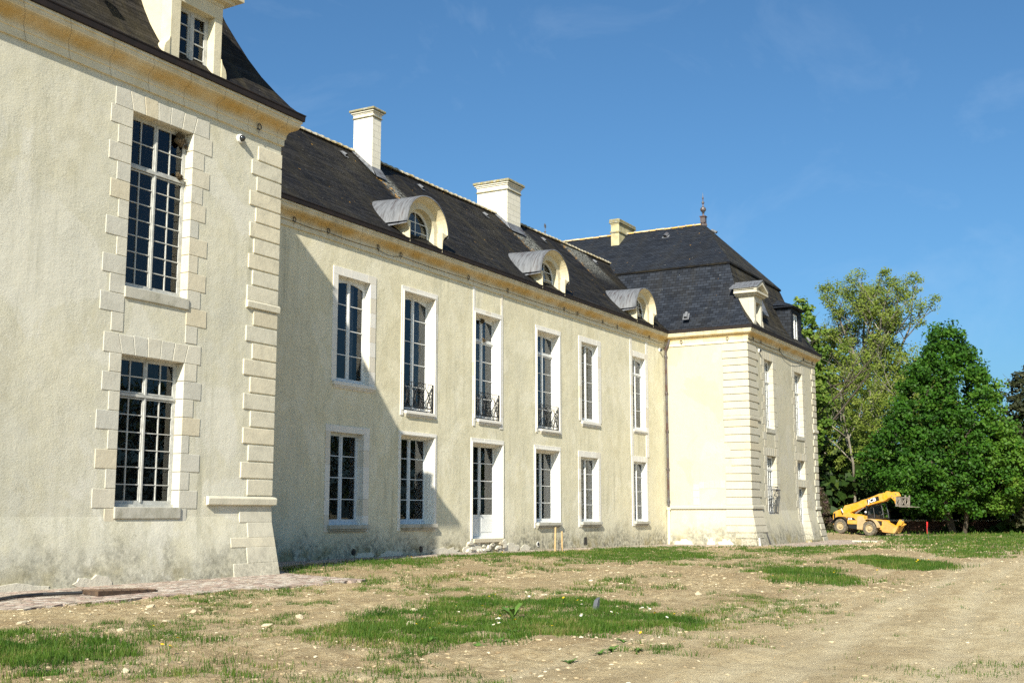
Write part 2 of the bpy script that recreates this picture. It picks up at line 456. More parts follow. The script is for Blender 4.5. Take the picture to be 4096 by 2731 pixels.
# ------------------------------------------------------------------ mesh builder
class MB:
    def __init__(self):
        self.v, self.f, self.uv, self.r, self.mi = [], [], [], [], []
        self.cur = 0.5
        self.m = 0

    def face(self, pts, uv=None):
        i = len(self.v)
        self.v += [tuple(p) for p in pts]
        self.f.append(tuple(range(i, i + len(pts))))
        self.uv.append(uv or [(0, 0)] * len(pts))
        self.r.append(self.cur)
        self.mi.append(self.m)

    def idx(self, verts, faces, uvs=None):
        i = len(self.v)
        self.v += [tuple(p) for p in verts]
        for k, f in enumerate(faces):
            self.f.append(tuple(i + j for j in f))
            self.uv.append(uvs[k] if uvs else [(0, 0)] * len(f))
            self.r.append(self.cur)
            self.mi.append(self.m)

    def hexa(self, b, t, uvs=None):
        """b, t: four bottom and four top points, counter-clockwise from above"""
        self.idx(list(b) + list(t), [(3, 2, 1, 0), (4, 5, 6, 7), (0, 1, 5, 4), (1, 2, 6, 5), (2, 3, 7, 6), (3, 0, 4, 7)], uvs)

    def box(self, x0, x1, y0, y1, z0, z1):
        if x0 > x1: x0, x1 = x1, x0
        if y0 > y1: y0, y1 = y1, y0
        if z0 > z1: z0, z1 = z1, z0
        u = [[(a, b) for a, b in q] for q in (
            [(x0, y1), (x1, y1), (x1, y0), (x0, y0)], [(x0, y0), (x1, y0), (x1, y1), (x0, y1)],
            [(x0, z0), (x1, z0), (x1, z1), (x0, z1)], [(y0, z0), (y1, z0), (y1, z1), (y0, z1)],
            [(x1, z0), (x0, z0), (x0, z1), (x1, z1)], [(y1, z0), (y0, z0), (y0, z1), (y1, z1)])]
        self.hexa([(x0, y0, z0), (x1, y0, z0), (x1, y1, z0), (x0, y1, z0)],
                  [(x0, y0, z1), (x1, y0, z1), (x1, y1, z1), (x0, y1, z1)], u)

    def prism(self, pts, fa, fb):
        """pts: 2-D outline; fa, fb: functions 2-D -> 3-D for the two end faces"""
        n = len(pts)
        a = [fa(p) for p in pts]
        b = [fb(p) for p in pts]
        i = len(self.v)
        self.v += [tuple(p) for p in a + b]
        fs = [tuple(range(n)), tuple(range(2 * n - 1, n - 1, -1))]
        for k in range(n):
            j = (k + 1) % n
            fs.append((k, n + k, n + j, j))
        for f in fs:
            self.f.append(tuple(i + q for q in f))
            self.uv.append([(0, 0)] * len(f))
            self.r.append(self.cur)
            self.mi.append(self.m)

    def tube(self, path, r, n=6, closed=False, cap=True):
        P = [Vector(p) for p in path]
        if not hasattr(r, '__len__'):
            r = [r] * len(P)
        rings = []
        up = None
        for i, p in enumerate(P):
            a = P[i - 1] if (i > 0 or closed) else P[i]
            b = P[(i + 1) % len(P)] if (i < len(P) - 1 or closed) else P[i]
            t = (b - a)
            if t.length < 1e-9:
                t = Vector((0, 0, 1))
            t.normalize()
            if up is None:
                up = Vector((0, 0, 1)) if abs(t.z) < 0.9 else Vector((1, 0, 0))
            s = t.cross(up)
            if s.length < 1e-6:
                s = t.orthogonal()
            s.normalize()
            up = s.cross(t).normalized()
            rings.append([p + (s * math.cos(2 * PI * k / n) + up * math.sin(2 * PI * k / n)) * r[i] for k in range(n)])
        i0 = len(self.v)
        for ring in rings:
            self.v += [tuple(q) for q in ring]
        fs = []
        m = len(rings)
        for i in range(m if closed else m - 1):
            j = (i + 1) % m
            for k in range(n):
                l = (k + 1) % n
                fs.append((i * n + k, i * n + l, j * n + l, j * n + k))
        if cap and not closed:
            fs.append(tuple(range(n - 1, -1, -1)))
            fs.append(tuple((m - 1) * n + k for k in range(n)))
        for f in fs:
            self.f.append(tuple(i0 + q for q in f))
            self.uv.append([(0, 0)] * len(f))
            self.r.append(self.cur)
            self.mi.append(self.m)

    def lathe(self, prof, c=(0, 0, 0), n=16, axis='Z', caps=True):
        vs = []
        for (r, h) in prof:
            for k in range(n):
                a = 2 * PI * k / n
                p = {'Z': (r * math.cos(a), r * math.sin(a), h), 'Y': (r * math.cos(a), h, -r * math.sin(a)), 'X': (h, r * math.cos(a), r * math.sin(a))}[axis]
                vs.append((c[0] + p[0], c[1] + p[1], c[2] + p[2]))
        fs = []
        m = len(prof)
        for i in range(m - 1):
            for k in range(n):
                l = (k + 1) % n
                fs.append((i * n + k, i * n + l, (i + 1) * n + l, (i + 1) * n + k))
        if caps:
            fs.append(tuple(range(n - 1, -1, -1)))
            fs.append(tuple((m - 1) * n + k for k in range(n)))
        self.idx(vs, fs)

    def sweep(self, path, prof, closed_prof=False):
        """path: (x, y) points, outward is to the RIGHT of the walking direction; prof: (offset, z); mitred"""
        n = len(path)
        P = [Vector((p[0], p[1])) for p in path]
        nor = []
        for i in range(n):
            ds = []
            if i > 0: ds.append((P[i] - P[i - 1]).normalized())
            if i < n - 1: ds.append((P[i + 1] - P[i]).normalized())
            ns = [Vector((d.y, -d.x)) for d in ds]
            if len(ns) == 1:
                nor.append(ns[0])
            else:
                b = (ns[0] + ns[1]).normalized()
                nor.append(b / max(0.2, b.dot(ns[0])))
        L = [0.0]
        for i in range(1, n):
            L.append(L[-1] + (P[i] - P[i - 1]).length)
        pl = [0.0]
        for i in range(1, len(prof)):
            pl.append(pl[-1] + math.hypot(prof[i][0] - prof[i - 1][0], prof[i][1] - prof[i - 1][1]))
        m = len(prof)
        for i in range(n - 1):
            for k in range(m - (0 if closed_prof else 1)):
                l = (k + 1) % m
                q = []
                uv = []
                for (a, b) in ((i, k), (i + 1, k), (i + 1, l), (i, l)):
                    o, z = prof[b]
                    q.append((P[a].x + nor[a].x * o, P[a].y + nor[a].y * o, z))
                    uv.append((L[a], pl[b]))
                self.face(q, uv)

    def build(self, name, mats, parent=None, bevel=0.0, smooth=False, weld=False, kind=None):
        me = bpy.data.meshes.new(name)
        me.from_pydata(self.v, [], self.f)
        ul = me.uv_layers.new(name='UVMap')
        flat = [c for f in self.uv for p in f for c in p]
        ul.data.foreach_set('uv', flat)
        at = me.attributes.new('rnd', 'FLOAT', 'FACE')
        at.data.foreach_set('value', self.r)
        if not isinstance(mats, (list, tuple)):
            mats = [mats]
        for m_ in mats:
            me.materials.append(m_)
        if len(mats) > 1:
            me.polygons.foreach_set('material_index', self.mi)
        if smooth:
            me.polygons.foreach_set('use_smooth', [True] * len(me.polygons))
        me.update()
        o = bpy.data.objects.new(name, me)
        COL.objects.link(o)
        if weld:
            w = o.modifiers.new('weld', 'WELD')
            w.merge_threshold = 0.0005
        if bevel:
            b = o.modifiers.new('bevel', 'BEVEL')
            b.width = bevel
            b.segments = 2
            b.limit_method = 'ANGLE'
        if parent is not None:
            o.parent = parent
        if kind:
            o['kind'] = kind
        return o


def tag(o, label=None, cat=None, group=None, kind=None):
    if label: o['label'] = label
    if cat: o['category'] = cat
    if group: o['group'] = group
    if kind: o['kind'] = kind
    return o


def empty(name, loc, label, cat, group=None, rz=0.0):
    o = bpy.data.objects.new(name, None)
    o.empty_display_size = 0.3
    COL.objects.link(o)
    o.location = loc
    o.rotation_euler = (0, 0, rz)
    return tag(o, label, cat, group)


def np_mesh(name, verts, nper, mat, parent=None, attr=None):
    """verts: (k*nper, 3) loose polygons of nper corners"""
    n = len(verts)
    k = n // nper
    me = bpy.data.meshes.new(name)
    me.vertices.add(n)
    me.vertices.foreach_set('co', np.asarray(verts, dtype=np.float32).ravel())
    me.loops.add(n)
    me.loops.foreach_set('vertex_index', np.arange(n, dtype=np.int32))
    me.polygons.add(k)
    me.polygons.foreach_set('loop_start', np.arange(0, n, nper, dtype=np.int32))
    me.polygons.foreach_set('loop_total', np.full(k, nper, dtype=np.int32))
    if attr is not None:
        at = me.attributes.new('rnd', 'FLOAT', 'FACE')
        at.data.foreach_set('value', np.asarray(attr, dtype=np.float32))
    me.materials.append(mat)
    me.update()
    me.validate()
    o = bpy.data.objects.new(name, me)
    COL.objects.link(o)
    if parent is not None:
        o.parent = parent
    return o


# value noise in numpy
def _hash(ix, iy, seed):
    h = (ix * 374761393 + iy * 668265263 + seed * 1442695041) & 0xFFFFFFFF
    h = ((h ^ (h >> 13)) * 1274126177) & 0xFFFFFFFF
    return ((h ^ (h >> 16)) & 0xFFFF) / 65535.0


def vnoise(x, y, s, seed=1):
    x = np.asarray(x, dtype=np.float64) / s
    y = np.asarray(y, dtype=np.float64) / s
    ix = np.floor(x).astype(np.int64)
    iy = np.floor(y).astype(np.int64)
    fx = x - ix
    fy = y - iy
    fx = fx * fx * (3 - 2 * fx)
    fy = fy * fy * (3 - 2 * fy)
    a = _hash(ix, iy, seed); b = _hash(ix + 1, iy, seed); c = _hash(ix, iy + 1, seed); d = _hash(ix + 1, iy + 1, seed)
    return (a * (1 - fx) + b * fx) * (1 - fy) + (c * (1 - fx) + d * fx) * fy - 0.5


def sstep(v, a, b):
    t = np.clip((v - a) / (b - a), 0, 1)
    return t * t * (3 - 2 * t)


def inpoly(x, y, poly):
    x = np.asarray(x); y = np.asarray(y)
    r = np.zeros(x.shape, bool)
    n = len(poly)
    j = n - 1
    for i in range(n):
        xi, yi = poly[i]; xj, yj = poly[j]
        c = ((yi > y) != (yj > y)) & (x < (xj - xi) * (y - yi) / ((yj - yi) + 1e-12) + xi)
        r ^= c
        j = i
    return r



# ================================================================== the ground
D_ = 5.02           # recess of the middle range behind the pavilions
L_ = 40.08          # length of the middle range
WP = 14.1           # width of a pavilion
PAVE = [(-32, -3.85), (-11.9, -4.1), (-8.6, -3.78), (-5.1, -3.85), (-3.4, -3.95), (-0.75, -3.75), (-0.3, -2.2), (0.75, 0.0),
        (2.1, 1.6), (3.2, 2.3), (5.2, 3.0), (10.3, 3.6), (17.6, 3.1), (24.4, 3.6), (33.0, 3.3), (36.2, 2.4), (37.4, -1.5), (38.0, -3.3),
        (42, -3.7), (57, -3.6), (57, 6.5), (-32, 6.5)]


def track_mask(x, y):
    yy = np.asarray(y) + 1.2 * vnoise(x, y, 3.0, 5) + 0.5 * vnoise(x, y, 0.9, 6)
    edge = -15.2 + 0.02 * (np.asarray(x) - 5)
    return sstep(yy, edge + 1.4, edge - 1.6)


def G(x, y):
    x = np.asarray(x, dtype=np.float64); y = np.asarray(y, dtype=np.float64)
    g = 0.05 - 0.17 * sstep(x, 8, 48)
    far = sstep(np.hypot(x + 24, y + 21), 18, 60)
    tr = track_mask(x, y)
    pv = inpoly(x, y, PAVE)
    g = g + (0.09 * vnoise(x, y, 5.0, 1) + 0.075 * vnoise(x, y, 1.6, 2)) * (1 - 0.55 * tr) * np.where(pv, 0.0, 1.0) * (1 - 0.4 * far)
    w = np.exp(-((x - 78.5) ** 2 + (y - 3.4) ** 2) / 32.0)
    g = g * (1 - w) + w * (0.01 - 0.074 * (4.62 - y))
    return g


def ruts(x, y):
    x = np.asarray(x, dtype=np.float64); y = np.asarray(y, dtype=np.float64)
    r = np.zeros(np.broadcast(x, y).shape)
    t = x + 12
    for o_, a, b in ((-.95, .0, .0), (.95, .0, .0), (-2.3, .2, .012), (-.4, .2, .012), (1.5, -.3, -.006), (3.3, -.3, -.006), (-4.6, .1, .02), (-2.8, .1, .02)):
        yc = -18.3 + .088 * t - .0004 * t * t + o_ + a * np.sin(t * .11) + b * t
        d = np.abs(y - yc + .12 * vnoise(x, y, 1.7, 15))
        r = np.maximum(r, np.exp(-(d / .2) ** 2) * (.55 + .9 * vnoise(x, y + 5 * o_, 2.2, 16)))
    return np.clip(r, 0, 1)


def Gfine(x, y):
    tr = track_mask(x, y)
    pv = inpoly(x, y, PAVE)
    n = 0.06 * vnoise(x, y, 0.55, 3) + 0.055 * vnoise(x, y, 0.27, 4) + 0.035 * vnoise(x, y, 0.14, 9)
    ru = 0.05 * np.abs(vnoise(x * 0.35 + 0.2 * y, y, 0.7, 8)) * tr
    return G(x, y) + np.where(pv, -0.05, n * (1 - 0.55 * tr) + ru - .05 * ruts(x, y))


def axis_pts(segs):
    out = [segs[0][0]]
    for a, b, s0, s1 in segs:
        p = a
        while p < b - 1e-6:
            t = (p - a) / (b - a)
            p = min(b, p + s0 + (s1 - s0) * t)
            out.append(p)
    return np.array(out)


gx = axis_pts([(-900, -60, 200, 20), (-60, -20, 6, 0.3), (-20, 2, 0.085, 0.14), (2, 30, 0.14, 0.4), (30, 70, 0.45, 1.2), (70, 160, 1.2, 6), (160, 3000, 20, 500)])
gy = axis_pts([(-1500, -60, 300, 12), (-60, -22, 6, 0.3), (-22, -6, 0.085, 0.11), (-6, 6, 0.15, 0.3), (6, 60, 0.8, 6), (60, 3000, 20, 500)])
GX, GY = np.meshgrid(gx, gy)
GZ = Gfine(GX, GY)
nx, ny = len(gx), len(gy)
me = bpy.data.meshes.new('ground')
me.vertices.add(nx * ny)
me.vertices.foreach_set('co', np.stack([GX, GY, GZ], -1).astype(np.float32).ravel())
ii = (np.arange(ny - 1)[:, None] * nx + np.arange(nx - 1)[None, :]).ravel()
quads = np.stack([ii, ii + 1, ii + nx + 1, ii + nx], -1).astype(np.int32)
me.loops.add(quads.size)
me.loops.foreach_set('vertex_index', quads.ravel())
me.polygons.add(len(quads))
me.polygons.foreach_set('loop_start', np.arange(0, quads.size, 4, dtype=np.int32))
me.polygons.foreach_set('loop_total', np.full(len(quads), 4, dtype=np.int32))
me.polygons.foreach_set('use_smooth', [True] * len(quads))
at = me.attributes.new('track', 'FLOAT', 'POINT')
at.data.foreach_set('value', track_mask(GX, GY).astype(np.float32).ravel())
at = me.attributes.new('rut', 'FLOAT', 'POINT')
at.data.foreach_set('value', ruts(GX, GY).astype(np.float32).ravel())
me.update()
ground = bpy.data.objects.new('ground', me)
COL.objects.link(ground)
ground['kind'] = 'structure'
T = NT('dry_sandy_soil', 0.97, 0.08)
n1 = T.noise(0.6, 6, 0.65)
n2 = T.noise(5.0, 6, 0.7)
n3 = T.noise(28, 4, 0.7)
rough = T.ramp(n2, [(0.36, (0.31, 0.235, 0.135)), (0.5, (0.49, 0.39, 0.235)), (0.68, (0.64, 0.53, 0.35))])
rough = T.mix(T.m('MULTIPLY', T.ramp(n1, [(0.42, 0.0), (0.62, 1.0)]), 0.6), rough, (0.31, 0.215, 0.115))
smoothc = T.ramp(T.noise(1.8, 6, 0.7, T.map((1, 2.6, 1), rot=(0, 0, 0.3))), [(0.33, (0.44, 0.345, 0.205)), (0.52, (0.58, 0.475, 0.30)), (0.7, (0.69, 0.585, 0.395))])
col = T.mix(T.attr('track'), rough, smoothc)
damp_ = T.noise(0.55, 6, 0.68, T.map((0.45, 1.7, 1), (2, 3, 0), (0, 0, -0.06)))
col = T.mix(T.m('MULTIPLY', T.ramp(damp_, [(0.46, 0.0), (0.60, 1.0)]), 0.5), col, (0.33, 0.25, 0.145))
col = T.mix(T.m('MULTIPLY', T.attr('rut'), 0.7), col, (0.64, 0.555, 0.39))
pal = T.ramp(n3, [(0.60, 0.0), (0.70, 1.0)])
col = T.mix(T.m('MULTIPLY', pal, 0.6), col, (0.60, 0.54, 0.41))
drk = T.ramp(T.noise(16, 5, 0.75, T.map((1, 1, 1), (4, 4, 0))), [(0.33, 1.0), (0.43, 0.0)])
clod = T.ramp(T.noise(3.2, 6, 0.8, T.map((1, 1, 1), (1, 9, 0))), [(0.36, 1.0), (0.45, 0.0)])
col = T.mix(T.m('MULTIPLY', T.m('MULTIPLY', clod, 0.55), T.m('SUBTRACT', 1.0, T.m('MULTIPLY', T.attr('track'), 0.7))), col, (0.21, 0.145, 0.08))
col = T.mix(T.m('MULTIPLY', drk, 0.55), col, (0.17, 0.12, 0.07))
n4 = T.noise(70, 3, 0.7)
col = T.mix(T.ramp(n4, [(0.34, 0.45), (0.46, 0.0)]), col, (0.25, 0.185, 0.11))
col = T.mix(T.ramp(n4, [(0.56, 0.0), (0.68, 0.5)]), col, (0.66, 0.575, 0.42))
T.bump(T.m('ADD', T.m('ADD', T.m('MULTIPLY', n2, 1.0), T.m('MULTIPLY', n3, 0.7)), T.m('MULTIPLY', n4, 0.35)), 0.85, 0.06)
col = T.mix(1.0, col, (0.92, 0.91, 0.87), 'MULTIPLY')
me.materials.append(T.color(col))

# paving along the foot of the walls
mb = MB()
pz = [(x, y) for x, y in PAVE]
mb.face([(x, y, float(G(x, y)) * 0 + 0.055 - 0.17 * float(sstep(x, 8, 48))) for x, y in pz])
paving_parts = []
T = NT('worn_brick_and_cobble', 0.9, 0.2)
vv = T.node('ShaderNodeTexVoronoi', Scale=5.5)
vv.feature = 'F1'
T.t.links.new(T.map((1, 1.5, 1)), vv.inputs['Vector'])
sp = T.t.nodes.new('ShaderNodeSeparateColor')
T.t.links.new(vv.outputs['Color'], sp.inputs[0])
col = T.ramp(sp.outputs[0], [(0.12, (0.22, 0.17, 0.15)), (0.35, (0.42, 0.29, 0.235)), (0.6, (0.50, 0.41, 0.35)), (0.85, (0.60, 0.54, 0.47))])
de = T.node('ShaderNodeTexVoronoi', Scale=5.5)
de.feature = 'DISTANCE_TO_EDGE'
T.t.links.new(T.map((1, 1.5, 1)), de.inputs['Vector'])
jt = T.ramp(de.outputs['Distance'], [(0.02, 1.0), (0.09, 0.0)])
col = T.mix(T.m('MULTIPLY', jt, 0.7), col, (0.30, 0.25, 0.18))
col = T.mix(T.ramp(T.noise(1.6, 5), [(0.5, 0.0), (0.72, 0.7)]), col, (0.42, 0.36, 0.27))
T.bump(T.m('ADD', T.m('MULTIPLY', jt, -0.8), T.noise(12, 4)), 0.8, 0.03)
# triangulate in strips so that it follows the slope of the ground
mb = MB()
xs = np.linspace(-32, 57, 240)


def pave_front(x):
    f = [p for p in PAVE if p[1] < 6]
    for (xa, ya), (xb, yb) in zip(f, f[1:]):
        if xa <= x <= xb:
            return ya + (yb - ya) * (x - xa) / (xb - xa + 1e-9)
    return f[-1][1]


for xa, xb in zip(xs, xs[1:]):
    ja = pave_front(xa) + 0.10 * math.sin(xa * 3.1) + 0.07 * math.sin(xa * 7.7)
    jb = pave_front(xb) + 0.10 * math.sin(xb * 3.1) + 0.07 * math.sin(xb * 7.7)
    za, zb = 0.06 - 0.17 * float(sstep(xa, 8, 48)), 0.06 - 0.17 * float(sstep(xb, 8, 48))
    mb.face([(xa, ja, za), (xb, jb, zb), (xb, 6.5, zb), (xa, 6.5, za)])
    mb.face([(xa, ja, za - 0.3), (xb, jb, zb - 0.3), (xb, jb, zb), (xa, ja, za)])
paving = mb.build('paving', T.color(col), kind='structure')

# ================================================================== the chateau
CH = empty('chateau', (0, 0, 0), 'long cream chateau with dark slate roofs, two projecting pavilions and rows of tall windows', 'chateau')


def off(z, h, o):
    return o * max(0.0, (h - z) / h) if h > 0 else 0.0


def wall(mb, org, dr, length, zb, zt, openings, nout, bat=(0, 0), e0=0, e1=0):
    us = {0.0, length}
    zs = {zb, zt}
    for (a, b, c, e) in openings:
        us |= {a, b}; zs |= {c, e}
    if bat[0] > 0:
        zs |= {bat[0], bat[0] * 0.5, 0.0}
    us = sorted(us); zs = sorted(zs)
    while True:
        g = [(b - a, a, b) for a, b in zip(us, us[1:]) if b - a > 3]
        if not g: break
        us = sorted(us + [(g[0][1] + g[0][2]) / 2])

    def P(u, z):
        o = off(z, *bat)
        uu = u
        if u == 0.0: uu -= e0 * o
        if u == length: uu += e1 * o
        return (org[0] + dr[0] * uu + nout[0] * o, org[1] + dr[1] * uu + nout[1] * o, z)
    for ua, ub in zip(us, us[1:]):
        for za, zb_ in zip(zs, zs[1:]):
            cu, cz = (ua + ub) / 2, (za + zb_) / 2
            if any(a < cu < b and c < cz < e for (a, b, c, e) in openings):
                continue
            mb.face([P(ua, za), P(ub, za), P(ub, zb_), P(ua, zb_)])


# ---- openings: (x0, x1, z0, z1)
UP = [(9.05, 11.0, 6.28, 10.13), (13.24, 15.38, 5.58, 10.2), (18.58, 20.68, 5.63, 10.14), (24.18, 26.4, 5.56, 10.16),
      (28.9, 30.8, 6.25, 10.24), (35.27, 37.05, 6.22, 10.26)]
LO = [(8.8, 10.75, 1.25, 4.48), (13.12, 15.43, 1.24, 4.6), (18.4, 20.9, 0.59, 4.58), (24.0, 26.38, 1.23, 4.56),
      (28.74, 30.75, 1.2, 4.43), (35.27, 37.04, 1.17, 4.46)]
PL = [(-5.25, -3.3, 6.8, 11.0), (-5.25, -3.3, 1.76, 5.23)]
PL2 = [(-10.8, -8.9, 6.8, 11.0), (-10.8, -8.9, 1.76, 5.23)]
FR = [(43.15, 44.8, 6.6, 10.66), (49.38, 51.12, 6.5, 10.57), (43.1, 44.95, 1.62, 5.0), (49.45, 51.12, 3.77, 4.97), (49.5, 51.3, 0.0, 3.3)]
ZF, ZFL = 11.31, 11.60

mb = MB()
wall(mb, (0, D_), (1, 0), L_, -0.6, 12.1, [tuple(o) for o in UP + LO], (0, -1))
mb.face([(0, 15.4, -.5), (L_, 15.4, -.5), (L_, 15.4, 12.2), (0, 15.4, 12.2)])
w_mid = mb.build('wall', M['stucco_mid'], CH)
w_mid['label'] = 'yellowish rendered wall of the long middle range'
BAT = (1.55, 0.2)
mb = MB()
wall(mb, (-WP, 0), (1, 0), WP, -0.6, 12.3, [(a + WP, b + WP, c, e) for a, b, c, e in PL], (0, -1), BAT, 1, 1)
wall(mb, (0, 0), (0, 1), 22.0, -0.6, 12.3, [], (1, 0), BAT, 1, 0)
wall(mb, (-WP, 0), (0, 1), 22.0, -0.6, 12.3, [], (-1, 0), BAT, 1, 0)
mb.face([(-WP, 22, -.5), (0, 22, -.5), (0, 22, 12.3), (-WP, 22, 12.3)])
w_l = mb.build('wall', M['stucco_pav'], CH)
w_l['label'] = 'rough grey cream rendered wall of the near pavilion'
BATF = (1.85, 0.36)
mb = MB()
wall(mb, (L_, 0), (1, 0), WP, -0.6, 12.1, [(a - L_, b - L_, c, e) for a, b, c, e in FR], (0, -1), BATF, 1, 1)
wall(mb, (L_, 0), (0, 1), 22.0, -0.6, 12.1, [], (-1, 0), (1.85, 0.2), 1, 0)
wall(mb, (L_ + WP, 0), (0, 1), 22.0, -0.6, 12.1, [], (1, 0), BATF, 1, 0)
mb.face([(L_, 22, -.5), (L_ + WP, 22, -.5), (L_ + WP, 22, 12.2), (L_, 22, 12.2)])
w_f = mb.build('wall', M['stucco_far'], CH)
w_f['label'] = 'smooth pale cream rendered wall of the far pavilion'

# ---- quoins


def rnd_block(mb, lo=0.1, hi=0.9):
    mb.cur = random.uniform(lo, hi)


def quoin_rows(ztop, zmid_t, zmid_b, zlow, n1, n2):
    rows = []
    p = (ztop - zmid_t) / n1
    for i in range(n1):
        rows.append((ztop - (i + 1) * p + 0.03, ztop - i * p - 0.03))
    p = (zmid_b - zlow) / n2
    for i in range(n2):
        rows.append((zmid_b - (i + 1) * p + 0.03, zmid_b - i * p - 0.03))
    return rows


def corner_block(mb, cx, cy, sx, wf, ws, z0, z1, p, bat=(0, 0), bats=None):
    """sx = +1 when the building lies on the +x side of the corner"""
    bats = bats or bat
    a0, a1 = p + off(z0, *bats), p + off(z1, *bats)
    b0, b1 = p + off(z0, *bat), p + off(z1, *bat)

    def ring(a, b, z):
        pts = [(cx - sx * a, cy - b, z), (cx + sx * wf, cy - b, z), (cx + sx * wf, cy + ws, z), (cx - sx * a, cy + ws, z)]
        return pts if sx > 0 else pts[::-1]
    mb.hexa(ring(a0, b0, z0), ring(a1, b1, z1))


mb = MB()
for i, (z0, z1) in enumerate(quoin_rows(11.36, 7.12, 6.92, 2.06, 10, 11)):
    rnd_block(mb)
    j = random.uniform(-.05, .05)
    corner_block(mb, 0, 0, -1, (0.96 if i % 2 == 0 else 1.2) + j, (1.2 if i % 2 == 0 else 0.9) + j, z0 - .012, z1 + .012, 0.03)
for (z0, z1, w) in [(1.40, 1.82, 1.2), (1.02, 1.39, 0.92), (0.78, 1.01, 1.56), (0.38, 0.77, 1.0), (-0.12, 0.37, 1.52)]:
    rnd_block(mb)
    corner_block(mb, 0, 0, -1, w, w * .8, z0 - .008, z1 + .008, 0.016, BAT)
mb.build('quoins', M['quoin'], CH, bevel=0.016)
mb = MB()
for i, (z0, z1) in enumerate(quoin_rows(11.22, 7.1, 6.92, 2.1, 10, 11)):
    rnd_block(mb)
    j = random.uniform(-.06, .06)
    corner_block(mb, L_, 0, 1, (1.45 if i % 2 == 0 else 1.78) + j, 1.48 + j * .4 - (0.35 if i in (13, 15) else 0), z0, z1, 0.05)
for i, (z0, z1, w, ws) in enumerate([(1.46, 1.87, 1.85, 1.48), (0.99, 1.44, 1.85, 1.48), (0.60, 0.96, 1.95, 1.45), (0.28, 0.57, 1.0, 0.9), (-0.3, 0.25, 1.3, 0.6)]):
    rnd_block(mb, 0, .3)
    corner_block(mb, L_, 0, 1, w, ws, z0, z1, 0.045, BATF, (1.85, 0.2))
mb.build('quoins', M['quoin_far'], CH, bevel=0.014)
mb = MB()
for i, (z0, z1) in enumerate(quoin_rows(11.22, 7.1, 6.92, 2.1, 10, 11)):
    rnd_block(mb)
    corner_block(mb, L_ + WP, 0, -1, 0.66 if i % 2 == 0 else 0.92, 0.9, z0, z1, 0.05)
for i in range(5):
    rnd_block(mb, 0, .3)
    corner_block(mb, L_ + WP, 0, -1, (0.7, 1.0)[i % 2], 0.9, 1.87 - .42 * (i + 1) + .025, 1.87 - .42 * i - .02, 0.06, BATF)
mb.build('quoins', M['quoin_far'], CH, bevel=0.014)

# ---- string courses
P_ = [(0.0, 1.82), (0.09, 1.84), (0.10, 1.99), (0.075, 2.03), (0.0, 2.05)]


def course(path, o_, z_, mat):
    mb = MB()
    pr = [(o + o_, z + z_) for o, z in P_]
    mb.sweep(path, pr)
    for (a, b) in ((path[0], path[1]), (path[-1], path[-2])):      # closed ends
        d = (Vector(b) - Vector(a)).normalized()
        if a is path[-1]: d = -d
        n_ = Vector((d.y, -d.x))
        mb.face([(a[0] + n_.x * o, a[1] + n_.y * o, z) for o, z in pr])
    mb.build('string_course', mat, CH, bevel=.008, weld=True)


course([(-2.4, 0), (0, 0), (0, 5.02)], .02, 0, M['quoin'])
course([(-1.2, 0), (0, 0), (0, 1.2)], -.02, 5.1, M['quoin'])
course([(L_, D_), (L_, 0), (L_ + 1.87, 0)], .025, .07, M['quoin_far'])
course([(L_, 1.5), (L_, 0), (L_ + 1.85, 0)], -.01, 5.08, M['quoin_far'])
course([(L_ + WP - 1.0, 0), (L_ + WP, 0), (L_ + WP, 1.0)], .03, .07, M['quoin_far'])
course([(L_ + WP - .95, 0), (L_ + WP, 0), (L_ + WP, 1.0)], .03, 5.08, M['quoin_far'])

# ---- cornice, gutter
CP = [(0.0, 0.0), (0.055, 0.0), (0.06, 0.18), (0.085, 0.19), (0.09, 0.22), (0.10, 0.30), (0.13, 0.37), (0.18, 0.42), (0.25, 0.45), (0.31, 0.49),
      (0.35, 0.55), (0.365, 0.62), (0.365, 0.66), (0.40, 0.67), (0.40, 0.75), (0.0, 0.76)]
GP = [(0.36, 0.74), (0.43, 0.735), (0.445, 0.75), (0.455, 0.89), (0.47, 0.90), (0.47, 0.925), (0.42, 0.925), (0.40, 0.84)]


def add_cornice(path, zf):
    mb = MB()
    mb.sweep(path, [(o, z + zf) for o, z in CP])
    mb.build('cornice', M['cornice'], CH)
    mb = MB()
    mb.sweep(path, [(o, z + zf) for o, z in GP])
    mb.build('gutter', M['gutter'], CH)


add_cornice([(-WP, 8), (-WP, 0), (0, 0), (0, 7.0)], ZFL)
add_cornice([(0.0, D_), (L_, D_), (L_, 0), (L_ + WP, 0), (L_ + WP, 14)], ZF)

# ---- roofs
HS = [(0, 0), (.12, .055), (.25, .14), (.38, .235), (.5, .345), (.6, .455), (.7, .57), (.85, .79), (1, 1.0)]


